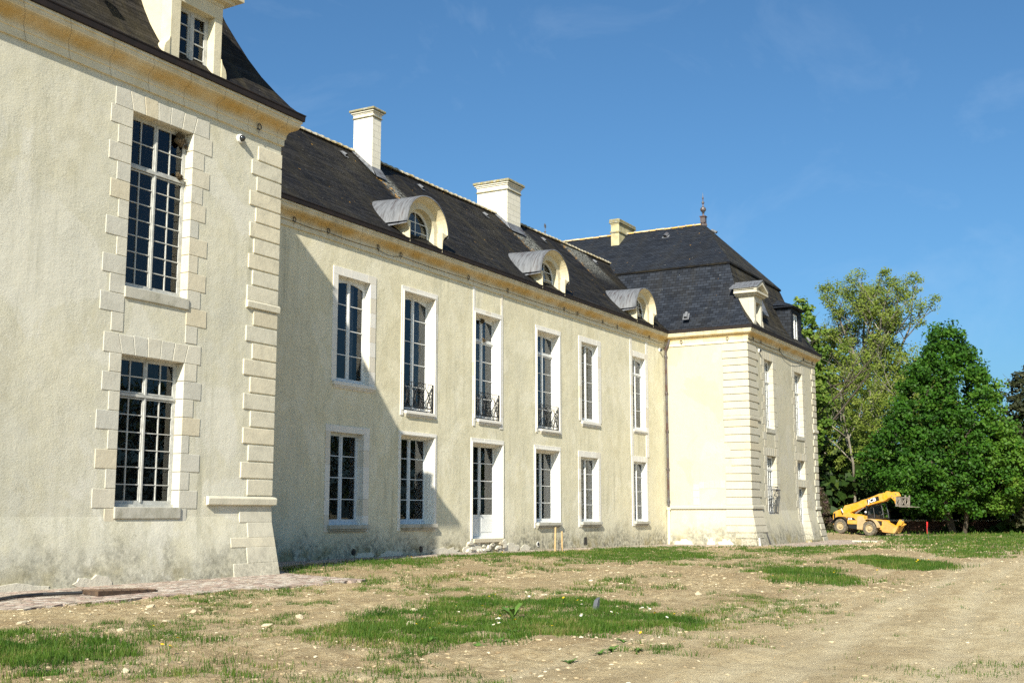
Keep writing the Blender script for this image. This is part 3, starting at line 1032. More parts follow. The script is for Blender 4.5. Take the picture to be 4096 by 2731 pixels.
def pav_roof(X0, X1, Y0, Y1, zE, mats, flip):
    mb = MB()
    ax, ay, rise = 2.4, 2.03, 4.2
    v = 0.0
    for (s0, h0), (s1, h1) in zip(HS, HS[1:]):
        a = [(X0 + ax * s0, Y0 + ay * s0), (X1 - ax * s0, Y0 + ay * s0), (X1 - ax * s0, Y1 - ay * s0), (X0 + ax * s0, Y1 - ay * s0)]
        b = [(X0 + ax * s1, Y0 + ay * s1), (X1 - ax * s1, Y0 + ay * s1), (X1 - ax * s1, Y1 - ay * s1), (X0 + ax * s1, Y1 - ay * s1)]
        z0, z1 = zE + rise * h0, zE + rise * h1
        dv = math.hypot(ax * (s1 - s0), z1 - z0)
        for k in range(4):
            j = (k + 1) % 4
            c = 0 if k % 2 == 0 else 1
            mb.m = 0 if k % 2 == 0 else 1
            mb.face([(*a[k], z0), (*a[j], z0), (*b[j], z1), (*b[k], z1)],
                    [(a[k][c], v), (a[j][c], v), (b[j][c], v + dv), (b[k][c], v + dv)])
        v += dv
    zb = zE + rise
    e = 0.10                                   # the upper slope oversails the lower one
    bx0, bx1, by0, by1 = X0 + ax - e, X1 - ax + e, Y0 + ay - e, Y1 - ay + e
    zr = zE + 8.05
    xm = (X0 + X1) / 2
    r0, r1 = (xm, Y0 + 5.35, zr), (xm, Y1 - 5.35, zr)
    zb2 = zb + 0.06
    sl = math.hypot(xm - bx0, zr - zb2)
    for (p, q, r, s, c, m_) in [((bx0, by0, zb2), (bx0, by1, zb2), r1, r0, 1, 2), ((bx1, by1, zb2), (bx1, by0, zb2), r0, r1, 1, 2)]:
        mb.m = m_
        mb.face([p, q, r, s], [(p[c], 0), (q[c], 0), (r[c], sl), (s[c], sl)])
    mb.m = 3
    for (p, q, r) in [((bx0, by0, zb2), (bx1, by0, zb2), r0), ((bx1, by1, zb2), (bx0, by1, zb2), r1)]:
        mb.face([p, q, r], [(p[0], 0), (q[0], 0), (r[0], 6)])
    mb.m = 0
    for za, zc in ((zb2, zb - 0.05),):
        ring = [(bx0, by0), (bx1, by0), (bx1, by1), (bx0, by1)]
        for k in range(4):
            j = (k + 1) % 4
            mb.face([(*ring[k], zc), (*ring[j], zc), (*ring[j], za), (*ring[k], za)])
            mb.face([(*ring[k], zc), (*ring[j], zc), ((ring[j][0] + xm) / 2, ring[j][1] if False else (ring[j][1] * .96 + .04 * 10), zc), ((ring[k][0] + xm) / 2, (ring[k][1] * .96 + .04 * 10), zc)])
    return mb.build('roof', mats, CH), xm, r0, r1


roof_l, xm, r0, r1 = pav_roof(-WP - .42, .42, -.42, 22.42, ZFL + .9, [M['slate_pav'], M['slate_pav'], M['slate_pav'], M['slate_pav']], False)
roof_l['label'] = 'brown black slate roof of the near pavilion'
roof_f, xm, r0, r1 = pav_roof(L_ - .42, L_ + WP + .42, -.42, 22.42, ZF + .9, [M['slate_hip'], M['slate_far'], M['slate_top'], M['slate_hip']], True)
roof_f['label'] = 'blue black slate mansard roof of the far pavilion'


def ridge_tiles(a, b, r, mat, parent, step=0.42, mortar=True):
    a, b = Vector(a), Vector(b)
    n = int((b - a).length / step)
    d = (b - a) / n
    t = d.normalized()
    side = t.cross(Vector((0, 0, 1))).normalized()
    mb = MB()
    for i in range(n):
        p0 = a + d * i + Vector((0, 0, random.uniform(-.015, .015)))
        p1 = p0 + d * 1.0
        mb.m = 0
        mb.cur = random.random()
        rr = r * random.uniform(.94, 1.06)
        A = [p0 + side * (rr * math.cos(PI * k / 6)) + Vector((0, 0, rr * math.sin(PI * k / 6))) for k in range(7)]
        B = [p1 + side * (rr * .93 * math.cos(PI * k / 6)) + Vector((0, 0, rr * .93 * math.sin(PI * k / 6))) for k in range(7)]
        for k in range(6):
            mb.face([A[k], B[k], B[k + 1], A[k + 1]])
        mb.face(A[::-1])
        if mortar:
            mb.m = 1
            rr2 = r * 1.16
            q0, q1 = p1 - t * 0.06, p1 + t * 0.05
            A = [q0 + side * (rr2 * math.cos(PI * k / 6)) + Vector((0, 0, rr2 * math.sin(PI * k / 6))) for k in range(7)]
            B = [q1 + side * (rr2 * math.cos(PI * k / 6)) + Vector((0, 0, rr2 * math.sin(PI * k / 6))) for k in range(7)]
            for k in range(6):
                mb.face([A[k], B[k], B[k + 1], A[k + 1]])
            mb.face(A[::-1]); mb.face(B)
    return mb.build('ridge_tiles', [mat, M['mortar']], parent)


ridge_tiles((r0[0], r0[1] + .2, r0[2] - .02), (r1[0], r1[1], r1[2] - .02), 0.12, M['ridge_far'], roof_f, 0.5)

# middle roof, slightly uneven
YE, ZE, YR, ZR = D_ - .42, ZF + .9, 10.0, 17.45
mb = MB()
xs = np.linspace(-3.2, 43.4, 60)
prof = [(YE, ZE), (YE + .8, ZE + .66), (YE + 1.9, ZE + 1.70), (YE + 3.4, ZE + 3.18), (YR, ZR)]


def mr(x, k):
    y, z = prof[k]
    return (x, y, z + (0.045 * float(vnoise(x, y * 3.1, 3.3, 21)) + 0.03 * float(vnoise(x, y * 5, 1.1, 22)) if k else 0))


sv = [0.0]
for (a, b), (c, e) in zip(prof, prof[1:]):
    sv.append(sv[-1] + math.hypot(c - a, e - b))
for xa, xb in zip(xs, xs[1:]):
    for k in range(4):
        mb.face([mr(xa, k), mr(xb, k), mr(xb, k + 1), mr(xa, k + 1)], [(xa, sv[k]), (xb, sv[k]), (xb, sv[k + 1]), (xa, sv[k + 1])])
mb.face([(-3.2, YR, ZR), (43.4, YR, ZR), (43.4, 15.4, ZE), (-3.2, 15.4, ZE)], [(0, 0), (46, 0), (46, 7), (0, 7)])
roof_m = mb.build('roof', M['slate_mid'], CH)
roof_m['label'] = 'mossy black slate roof of the long middle range'
ridge_tiles((-3.2, YR, ZR), (16.2, YR, ZR), 0.13, M['ridge'], roof_m)
ridge_tiles((17.0, YR, ZR), (28.7, YR, ZR), 0.13, M['ridge'], roof_m)
ridge_tiles((30.4, YR, ZR), (43.5, YR, ZR), 0.13, M['ridge'], roof_m)

# ---- chimneys


def chimney(x0, x1, y0, y1, zb, body, caps, mat, mats_cap, lab):
    mb = MB()
    mb.box(x0, x1, y0, y1, zb, body)
    o = mb.build('chimney', mat, CH, bevel=0.012)
    o['label'] = lab
    for (e, z0, z1, mt) in caps:
        mb = MB()
        mb.box(x0 - e, x1 + e, y0 - e, y1 + e, z0, z1)
        mb.build('cap', mt, o, bevel=0.03)
    # lead flashing
    mb = MB()
    if x0 < 40:
        def rz(y): return ZE + (y - YE) * (ZR - ZE) / (YR - YE)
        mb.face([(x0 - .1, y0 - .35, rz(y0 - .35) + .05), (x1 + .1, y0 - .35, rz(y0 - .35) + .05), (x1 + .03, y0 - .02, rz(y0) + .22), (x0 - .03, y0 - .02, rz(y0) + .22)])
        mb.face([(x0 - .16, y0 - .3, rz(y0 - .3) + .05), (x0 - .02, y0 - .02, rz(y0) + .2), (x0 - .02, YR, ZR + .14), (x0 - .16, YR, ZR + .05)])
        mb.build('flashing', M['lead'], o)
    return o


chimney(16.28, 16.92, 8.94, 9.98, 15.8, 18.92, [(0.055, 18.92, 18.97, M['cap']), (0.02, 18.97, 19.09, M['chimney']), (0.045, 19.09, 19.15, M['chimney']), (0.10, 19.15, 19.22, M['chimney']), (0.16, 19.22, 19.33, M['cap'])],
        M['chimney'], None, 'tall narrow white stone chimney stack')
chimney(28.77, 30.22, 9.24, 11.1, 15.8, 18.70, [(0.06, 18.70, 18.76, M['cap']), (0.02, 18.76, 18.98, M['chimney']), (0.07, 18.98, 19.06, M['chimney']), (0.13, 19.06, 19.14, M['chimney']), (0.19, 19.14, 19.28, M['cap'])],
        M['chimney'], None, 'broad white stone chimney stack')
chimney(45.72, 48.3, 10.37, 10.95, 17.8, 20.72, [(0.06, 20.08, 20.2, M['cap']), (0.04, 20.66, 20.74, M['chimney_old']), (0.10, 20.74, 20.86, M['cap']), (0.08, 20.86, 21.02, M['cap'])],
        M['chimney_old'], None, 'yellow lichened wide chimney stack of the far pavilion')

# ---- finials
mb = MB()
fx, fy, fz = r0
fy += 0.05
mb.lathe([(0.26, fz - .12), (0.24, fz + .02), (0.15, fz + .12)], (fx, fy, 0), 4)
mb.box(fx - .16, fx + .16, fy - .16, fy + .16, fz + .1, fz + .48)
mb.box(fx - .2, fx + .2, fy - .2, fy + .2, fz + .48, fz + .55)
mb.lathe([(0.06, fz + .5), (0.05, fz + .72), (0.11, fz + .76), (0.05, fz + .80), (0.17, fz + .9), (0.20, fz + 1.0), (0.17, fz + 1.1), (0.05, fz + 1.2), (0.035, fz + 1.36), (0.09, fz + 1.42), (0.09, fz + 1.5), (0.03, fz + 1.56),
          (0.035, fz + 1.7), (0.06, fz + 1.76), (0.03, fz + 1.84), (0.015, fz + 2.0), (0.004, fz + 2.15)], (fx, fy, 0), 12)
o = mb.build('finial', M['copper'], CH, bevel=0.01)
o['label'] = 'dark turned metal spike at the end of the far pavilion ridge'
mb = MB()
mb.lathe([(0.05, 17.35), (0.03, 17.75), (0.07, 17.8), (0.025, 17.85), (0.02, 18.0)], (34.9, 10.2, 0), 8)
for k in range(12):
    a = PI * k / 6
    mb.tube([(34.9 + .07 * math.cos(a), 10.2, 18.15 + .07 * math.sin(a)), (34.9 + .15 * math.cos(a), 10.2, 18.15 + .15 * math.sin(a))], 0.014, 4)
mb.lathe([(0.09, -.02), (0.09, .02)], (34.9, 10.2, 18.15), 12, 'Y')
o = mb.build('finial', M['lead'], CH)
o['label'] = 'small sun shaped finial behind the middle ridge'

# ---- roof vents


def roof_vent(p, nrm, down, s=1.0):
    p = Vector(p); nrm = Vector(nrm).normalized(); down = Vector(down).normalized()
    side = nrm.cross(down)
    mb = MB()
    r = .085 * s
    ring0 = [p + nrm * (r * (1 + math.sin(a))) * .9 + side * r * math.cos(a) + down * .10 for a in [2 * PI * k / 8 for k in range(8)]]
    ring1 = [q - down * .34 * s - nrm * .05 for q in ring0]
    i = len(mb.v)
    mb.m = 0
    for k in range(8):
        l = (k + 1) % 8
        mb.face([ring0[k], ring0[l], ring1[l], ring1[k]])
    mb.face([p + side * .16 * s + down * .2 + nrm * .015, p - side * .16 * s + down * .2 + nrm * .015, p - side * .16 * s - down * .25 + nrm * .02, p + side * .16 * s - down * .25 + nrm * .02])
    mb.m = 1
    mb.face([q - down * .03 for q in ring0])
    mb.build('roof_vent', [M['lead'], M['black_plastic']], CH)


sn = (0, -(ZR - ZE), YR - YE); sdn = (0, -(YR - YE), -(ZR - ZE))
for x in (14.9, 20.8, 26.8, 33.2, 39.9):
    roof_vent((x, 9.38, ZE + (9.38 - YE) * (ZR - ZE) / (YR - YE)), sn, sdn, 0.9)
roof_vent((46.05, 7.2, 19.45), (-.745, 0, 1), (-1, 0, -.745), 1.5)
roof_vent((40.0, 3.6, 13.0), (-1, 0, .55), (-.55, 0, -1), 1.2)
roof_vent((-6.2, .1, 13.6), (0, -1.2, 1), (0, -1, -1.2), 1.1)
roof_vent((52.9, -.05, 12.95), (0, -1, .6), (0, -.6, -1), 1.1)
roof_vent((47.9, 4.5, 19.8), (0, -.74, 1), (0, -1, -.74), 1.2)

# ---- windows


def arch_fill(mb, x0, x1, z1, rise, y0, y1, n=10):
    """frame head above a segmental arch of the given rise"""
    pts = []
    w = (x1 - x0) / 2
    xc = (x0 + x1) / 2
    for k in range(n + 1):
        t = -1 + 2 * k / n
        pts.append((xc + t * w, z1 - rise * t * t))
    for (xa, za), (xb, zb) in zip(pts, pts[1:]):
        mb.hexa([(xa, y0, za - .09), (xb, y0, zb - .09), (xb, y1, zb - .09), (xa, y1, za - .09)],
                [(xa, y0, z1 + .01), (xb, y0, z1 + .01), (xb, y1, z1 + .01), (xa, y1, z1 + .01)])


def window(x0, x1, z0, z1, y, cols, rows, mat, transom=None, rows_top=1, arch=0.0, panel=0.0, bot=0.12, room=True, stile=0.055, bar=0.03, label=None, curtain=None, shutter=False, mull=0.075, name='window', parent=None):
    mb = MB()
    ya, yb = y - .035, y + .035
    fw = 0.06
    xc = (x0 + x1) / 2
    mb.box(x0, x0 + fw, ya, yb, z0, z1)
    mb.box(x1 - fw, x1, ya, yb, z0, z1)
    mb.box(x0 + fw, x1 - fw, ya, yb, z0, z0 + bot)
    mb.box(x0 + fw, x1 - fw, ya, yb, z1 - fw, z1)
    mb.box(x0 + .0, x1 - .0, ya - .06, ya, z0, z0 + .07)       # drip rail
    if arch:
        arch_fill(mb, x0 + fw, x1 - fw, z1 - fw, arch, ya + .003, yb - .003)
    mb.box(xc - mull / 2, xc + mull / 2, ya - .02, yb, z0 + bot, z1 - fw)
    zs0 = z0 + bot
    parts = []
    if transom:
        mb.box(x0 + fw, x1 - fw, ya - .03, yb + .002, transom - .035, transom + .035)
        parts = [(zs0, transom - .05, rows), (transom + .05, z1 - fw, rows_top)]
    else:
        parts = [(zs0, z1 - fw, rows)]
    for (za, zb, nr) in parts:
        if panel and za == zs0:
            mb.box(x0 + fw, x1 - fw, ya + .01, yb - .01, za, za + panel)
            mb.box(x0 + fw + .12, xc - mull / 2 - .1, ya - .005, ya + .02, za + .1, za + panel - .1)
            mb.box(xc + mull / 2 + .1, x1 - fw - .12, ya - .005, ya + .02, za + .1, za + panel - .1)
            za += panel
        for (xa, xb) in ((x0 + fw, xc - mull / 2), (xc + mull / 2, x1 - fw)):
            mb.box(xa, xa + stile, ya + .006, yb - .006, za, zb)
            mb.box(xb - stile, xb, ya + .006, yb - .006, za, zb)
            mb.box(xa + stile, xb - stile, ya + .006, yb - .006, za, za + stile)
            mb.box(xa + stile, xb - stile, ya + .006, yb - .006, zb - stile, zb)
            for k in range(1, nr):
                zz = za + (zb - za) * k / nr
                mb.box(xa + stile, xb - stile, ya + .012, yb - .012, zz - bar / 2, zz + bar / 2)
            for k in range(1, cols):
                xx = xa + stile + (xb - xa - 2 * stile) * k / cols
                mb.box(xx - bar / 2, xx + bar / 2, ya + .009, yb - .015, za + stile, zb - stile)
    w = mb.build(name, mat, parent or CH)
    if label: w['label'] = label
    mb = MB()
    mb.face([(x0 + fw, y + .003, z0 + bot), (x1 - fw, y + .003, z0 + bot), (x1 - fw, y + .003, z1 - fw), (x0 + fw, y + .003, z1 - fw)])
    if parent is None:
        mb.build('pane', M['glass'], w)
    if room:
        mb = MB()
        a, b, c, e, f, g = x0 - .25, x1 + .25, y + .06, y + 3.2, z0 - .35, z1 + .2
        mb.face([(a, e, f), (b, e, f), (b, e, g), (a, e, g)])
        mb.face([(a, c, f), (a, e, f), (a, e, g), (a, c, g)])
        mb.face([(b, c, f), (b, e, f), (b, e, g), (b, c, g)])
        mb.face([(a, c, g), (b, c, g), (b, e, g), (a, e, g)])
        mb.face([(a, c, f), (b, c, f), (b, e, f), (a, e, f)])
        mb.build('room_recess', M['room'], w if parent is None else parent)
    if curtain:
        for (xa, xb, mt) in curtain:
            mb = MB()
            n = 26
            pts = []
            for k in range(n + 1):
                t = k / n
                pts.append((xa + (xb - xa) * t, y + .22 + .05 * math.sin(t * 26) + .02 * math.sin(t * 57)))
            for (p, q) in zip(pts, pts[1:]):
                mb.face([(p[0], p[1], z0 + .1), (q[0], q[1], z0 + .1), (q[0], q[1], z1 - .1), (p[0], p[1], z1 - .1)])
            mb.build('curtain', M[mt], w, smooth=True, weld=True)
    if shutter:
        mb = MB()
        xs_ = x1 - .08
        mb.box(xs_ - .04, xs_, y + .08, y + .75, z0 + .1, z1 - .12)
        for k in range(4):
            za = z0 + .25 + k * (z1 - z0 - .4) / 4
            mb.box(xs_ - .055, xs_ - .04, y + .16, y + .66, za, za + (z1 - z0 - .4) / 4 - .12)
        mb.build('shutter', M['paint'], w, bevel=0.006)
    return w


def flat_surround(w, x0, x1, z0, z1, xo0, xo1, zo, y, depth, mould=False, sill=None, zlow=None, mat='surround'):
    """white stone frame round an opening, with its reveals"""
    mb = MB()
    p = 0.028
    zl = z0 if zlow is None else zlow

    def blocks(xa, xb, za, zb):
        n = max(1, round((zb - za) / .55))
        for k in range(n):
            rnd_block(mb)
            mb.box(xa, xb, y - p - random.uniform(0, .004), y + depth, za + (zb - za) * k / n + (.003 if k else 0), za + (zb - za) * (k + 1) / n)
    blocks(xo0, x0, zl, z1)
    blocks(x1, xo1, zl, z1)
    n = 5
    for k in range(n):
        rnd_block(mb)
        xa, xb = xo0 + (xo1 - xo0) * k / n, xo0 + (xo1 - xo0) * (k + 1) / n
        mb.box(xa + (.003 if k else 0), xb, y - p - random.uniform(0, .004), y + depth, z1, zo)
    if mould:
        rnd_block(mb)
        for (i, t, q) in ((0.0, 0.035, .058), (.035, .07, .048)):
            mb.box(x0 - t - .03, x0 - i - .03, y - q, y, z0, z1 + .03 + i)
            mb.box(x1 + i + .03, x1 + t + .03, y - q, y, z0, z1 + .03 + i)
            mb.box(x0 - t - .03, x1 + t + .03, y - q - .002, y, z1 + .03 + i, z1 + .03 + t)
        # stepped reveal
        for (s, ya, yb) in ((.035, .10, depth), (.075, .2, depth)):
            mb.box(x0, x0 + s, y + ya, y + yb - .002, z0, z1 - s * .5)
            mb.box(x1 - s, x1, y + ya, y + yb - .002, z0, z1 - s * .5)
            mb.box(x0, x1, y + ya - .002, y + yb - .004, z1 - s, z1 + .002)
    # flat of the sill inside the opening
    mb.box(x0 - .002, x1 + .002, y - .02, y + depth, z0 - .12, z0)
    mb.build('surround', M[mat], w, bevel=0.006)
    if sill:
        mb = MB()
        a, b, c, e, prj = sill
        mb.box(a, b, y - prj, y + .1, c + (e - c) * .45, e)
        mb.box(a + .05, b - .05, y - prj * .65, y + .1, c + (e - c) * .2, c + (e - c) * .45)
        mb.box(a + .09, b - .09, y - prj * .35, y + .1, c, c + (e - c) * .2)
        mb.build('sill', M['sill_stone'] if e < 2 else M['surround'], w, bevel=0.012)


def railing(w, x0, x1, z0, z1, y):
    mb = MB()
    rr = 0.016
    h = z1 - z0
    mb.box(x0, x1, y - .02, y + .02, z1 - .018, z1)
    mb.box(x0, x1, y - .022, y + .022, z0, z0 + .035)
    mb.box(x0, x1 - .05, y - .012, y + .012, z0 + .15, z0 + .18)
    for x in (x0, x1 - .05):
        mb.box(x, x + .05, y - .025, y + .025, z0, z1)
    n = 4
    wd = (x1 - x0 - .1) / n
    for k in range(n + 1):
        cx = x0 + .05 + wd * k
        for s in (-1, 1):
            if (k == 0 and s < 0) or (k == n and s > 0):
                continue
            # one lyre-shaped bar: rises from the foot, swells, crosses back and curls over
            path = []
            for i in range(25):
                t = i / 24
                a = wd * 0.5 * (1 - math.cos(2 * PI * (0.02 + t * 1.02))) * .5 * (1.15 if k % 2 else .9)
                path.append((cx + s * a * (0.98), y + .004 * s, z0 + .03 + h * .95 * t))
            mb.tube(path, rr * .8, 5)
    for k in range(n):
        cx = x0 + .05 + wd * (k + .5)
        for zc, up in ((z1 - .24, 1), (z0 + .30, -1)):
            sgn = 1 if k % 2 else -1
            path = []
            for i in range(22):
                a = 2.3 * 2 * PI * i / 22 * .62
                r = wd * .40 * (1 - i / 21 * .8)
                path.append((cx + sgn * r * math.cos(a) * .9, y, zc + up * r * math.sin(a)))
            mb.tube(path, rr * .7, 5)
        # pointed drop
        zc = z0 + h * .5
        for s in (-1, 1):
            mb.tube([(cx, y, zc + .26), (cx + s * wd * .16, y, zc + .12), (cx + s * wd * .17, y, zc), (cx, y, zc - .18)], rr * .7, 5)
    o = mb.build('railing', M['iron'], w)
    o['label'] = 'black wrought iron scroll balcony rail'


C1, C2 = 'curtain', 'curtain_pale'
ups = [dict(rows=4, arch=.16, curtain=[(10.15, 10.62, C1)]), dict(rows=5, arch=.16, curtain=[(14.45, 14.75, C1)], shutter=True),
       dict(rows=4, transom=9.05, arch=.1, curtain=[(18.7, 19.35, C2)], shutter=True), dict(rows=4, transom=9.15, arch=.1, curtain=[(24.3, 24.8, C1)], shutter=True),
       dict(rows=4, arch=.16), dict(rows=3, transom=9.3, arch=.14)]
upo = [(8.77, 11.36, 10.43), (13.05, 15.6, 10.44), (18.4, 20.95, 10.38), (24.03, 26.62, 10.42), (28.6, 31.2, 10.52), (34.97, 37.45, 10.57)]
upd = [.30, .38, .38, .38, .28, .28]
upl = [None, None, 5.3, None, None, 4.76]
ups_sill = [(8.85, 11.33, 6.04, 6.28, .12), (13.32, 15.38, 5.35, 5.57, .12), (18.77, 20.7, 5.4, 5.62, .10), (24.45, 26.4, 5.35, 5.55, .12), (28.85, 30.95, 5.96, 6.24, .10), (35.3, 37.2, 6.0, 6.21, .08)]
for i, (o4, kw, so, dp) in enumerate(zip(UP, ups, upo, upd)):
    x0, x1, z0, z1 = o4
    w = window(x0, x1, z0, z1, D_ + dp - .03, 1, mat=M['paint'], **kw)
    flat_surround(w, x0, x1, z0, z1, so[0], so[1], so[2], D_, dp + .06, mould=i in (1, 2, 3), sill=ups_sill[i], zlow=(5.37 if i in (1, 3) else upl[i] or z0 - .02))
    if i in (1, 2, 3):
        railing(w, x0 + .02, x1 - .02, z0 + .02, z0 + 1.15, D_ + .01)
    if i in (2, 5):                      # stone strips running up to the cornice
        ww = .27 if i == 5 else .16
        for (xa, xb) in ((so[0], so[0] + ww), (so[1] - ww, so[1])):
            mb = MB()
            for k in range(2):
                rnd_block(mb)
                mb.box(xa, xb, D_ - .018, D_ + .1, so[2] + .003 + (ZF - so[2]) * k / 2, so[2] + (ZF - so[2]) * (k + 1) / 2)
            mb.build('stone_strip', M['surround'], w)
loo = [(8.53, 11.1, 4.72), (12.97, 15.63, 4.77), (18.26, 21.03, 4.8), (23.87, 26.53, 4.79), (28.47, 31.03, 4.73), (35.02, 37.22, 4.76)]
lod = [.32, .45, .45, .42, .30, .28]
lop = ['paint_shaded', 'paint_shaded', 'paint', 'paint', 'paint', 'paint']
for i, (o4, so, dp) in enumerate(zip(LO, loo, lod)):
    x0, x1, z0, z1 = o4
    if i == 2:
        w = window(x0, x1, z0, z1, D_ + dp - .03, 1, 4, M['paint'], panel=.78, bot=.16, name='door', label='white glazed double door with solid lower panels')
        mb = MB()
        mb.box(19.62, 19.70, D_ + dp - .16, D_ + dp - .06, 1.62, 1.66)
        mb.box(19.635, 19.66, D_ + dp - .09, D_ + dp - .05, 1.52, 1.75)
        mb.build('handle', M['iron'], w)
    else:
        w = window(x0, x1, z0, z1, D_ + dp - .03, 1, 4, M[lop[i]], shutter=i in (3, 4))
    flat_surround(w, x0, x1, z0, z1, so[0], so[1], so[2], D_, dp + .06, mould=i in (1, 2, 3), sill=None if i == 2 else (so[0] + .18, so[1] - .08, .97, 1.23, .17), zlow=.5 if i == 2 else .98)

# toothed surrounds of the pavilions


def toothed(w, x0, x1, z0, z1, y, depth, mat, zlow, sill=True, wn=.36, ww=.6, topw=.55, bat=None, zstep=.43):
    mb = MB()
    p = 0.014
    n = max(1, round((z1 - zlow) / zstep))
    for k in range(n):
        za, zb = zlow + (z1 - zlow) * k / n, zlow + (z1 - zlow) * (k + 1) / n
        wid = (ww if k % 2 else wn) + random.uniform(-.07, .07)
        dpt = depth if zb > z0 + .02 else .12
        o0 = off(za, *bat) if bat else 0
        o1 = off(zb, *bat) if bat else 0
        for s in (-1, 1):
            rnd_block(mb)
            q = wid + random.uniform(-.05, .05)
            a, b = (x0 - q, x0) if s < 0 else (x1, x1 + q)
            g = .006
            mb.hexa([(a, y - p - o0, za + g), (b, y - p - o0, za + g), (b, y + dpt, za + g), (a, y + dpt, za + g)],
                    [(a, y - p - o1, zb - g), (b, y - p - o1, zb - g), (b, y + dpt, zb - g), (a, y + dpt, zb - g)])
    # flat arch of wedge-shaped stones
    nv = 7
    zt = z1 + .45
    for k in range(nv):
        def xb_(i):
            return x0 + (x1 - x0) * min(max((i - 1) / (nv - 2), 0), 1) if 0 < i < nv else (x0 - topw if i <= 0 else x1 + topw)

        def xt_(i):
            c = (x0 + x1) / 2
            t = (i - nv / 2) / (nv / 2)
            return c + t * ((x1 - x0) / 2 + topw)
        rnd_block(mb)
        g = .008
        pts = [(xb_(k) + g, z1), (xb_(k + 1) - g, z1), (xt_(k + 1) - g, zt + random.uniform(-.02, .02)), (xt_(k) + g, zt + random.uniform(-.02, .02))]
        mb.prism(pts, lambda q: (q[0], y - p, q[1]), lambda q: (q[0], y + depth, q[1]))
    if bat is None:
        mb.box(x0 - .002, x1 + .002, y - .01, y + depth, z0 - .12, z0)
    mb.build('surround', M[mat], w, bevel=0.010)
    if sill:
        mb = MB()
        mb.box(x0 - .02, x1 + .05, y - .05, y + .1, z0 - .26, z0 + .004)
        mb.build('sill', M['sill_stone'], w, bevel=0.015)


for (o4, tr, rt, rb, zl) in ((PL[0], 9.75, 2, 7, 5.72), (PL[1], 4.34, 2, 6, 0.42)):
    x0, x1, z0, z1 = o4
    w = window(x0, x1, z0, z1, .27, 2, rb, M['paint_old'], transom=tr, rows_top=rt, mull=.05, stile=.034, bar=.024)
    toothed(w, x0, x1, z0, z1, 0.0, .34, 'pav_stone', zl, bat=None)
for k, (x0, x1, z0, z1) in enumerate(FR):
    if k == 0:
        w = window(x0, x1, z0, z1, .30, 2, 6, M['paint'], transom=9.4, rows_top=2); toothed(w, x0, x1, z0, z1, 0, .36, 'quoin_far', 5.5)
    elif k == 1:
        w = window(x0, x1, z0, z1, .30, 2, 6, M['paint'], transom=9.3, rows_top=2); toothed(w, x0, x1, z0, z1, 0, .36, 'quoin_far', 5.45)
    elif k == 2:
        w = window(x0, x1, z0, z1, .30, 2, 5, M['paint'], transom=4.2, rows_top=1); toothed(w, x0, x1, z0, z1, 0, .36, 'quoin_far', 1.3)
        mb = MB()
        for q in range(7):
            xx = x0 + .12 + q * (x1 - x0 - .24) / 6
            mb.tube([(xx, -.04, 1.66), (xx, -.10, 2.2), (xx, -.16, 2.75), (xx, -.20, 3.0), (xx, -.12, 3.12)], .022, 5)
        for zz, yy in ((1.68, -.04), (3.02, -.2), (3.2, -.06)):
            mb.tube([(x0, .1, zz), (x0 + .03, yy, zz), (x1 - .03, yy, zz), (x1, .1, zz)], .025, 5)
        o = mb.build('grille', M['iron_grey'], w)
        o['label'] = 'grey iron bar grille bulging over the lower half of the window'
    elif k == 3:
        w = window(x0, x1, z0, z1, .30, 2, 2, M['paint']); toothed(w, x0, x1, z0, z1, 0, .36, 'quoin_far', 3.75, sill=False)
    else:
        w = window(x0, x1, z0, z1, .32, 2, 5, M['paint'], name='door', label='narrow pale glazed door in the battered wall'); toothed(w, x0, x1, z0, z1, 0, .40, 'quoin_far', -.1, sill=False, bat=BATF)
        mb = MB()
        mb.box(x0 - .1, x1 + .1, -.75, .3, -.4, .03)
        mb.build('doorstep', M['cap'], w, bevel=.02)

# ---- arched dormers of the middle roof


def ell(c, zc, a, b, t):
    return (c + a * math.cos(t), zc + b * math.sin(t))


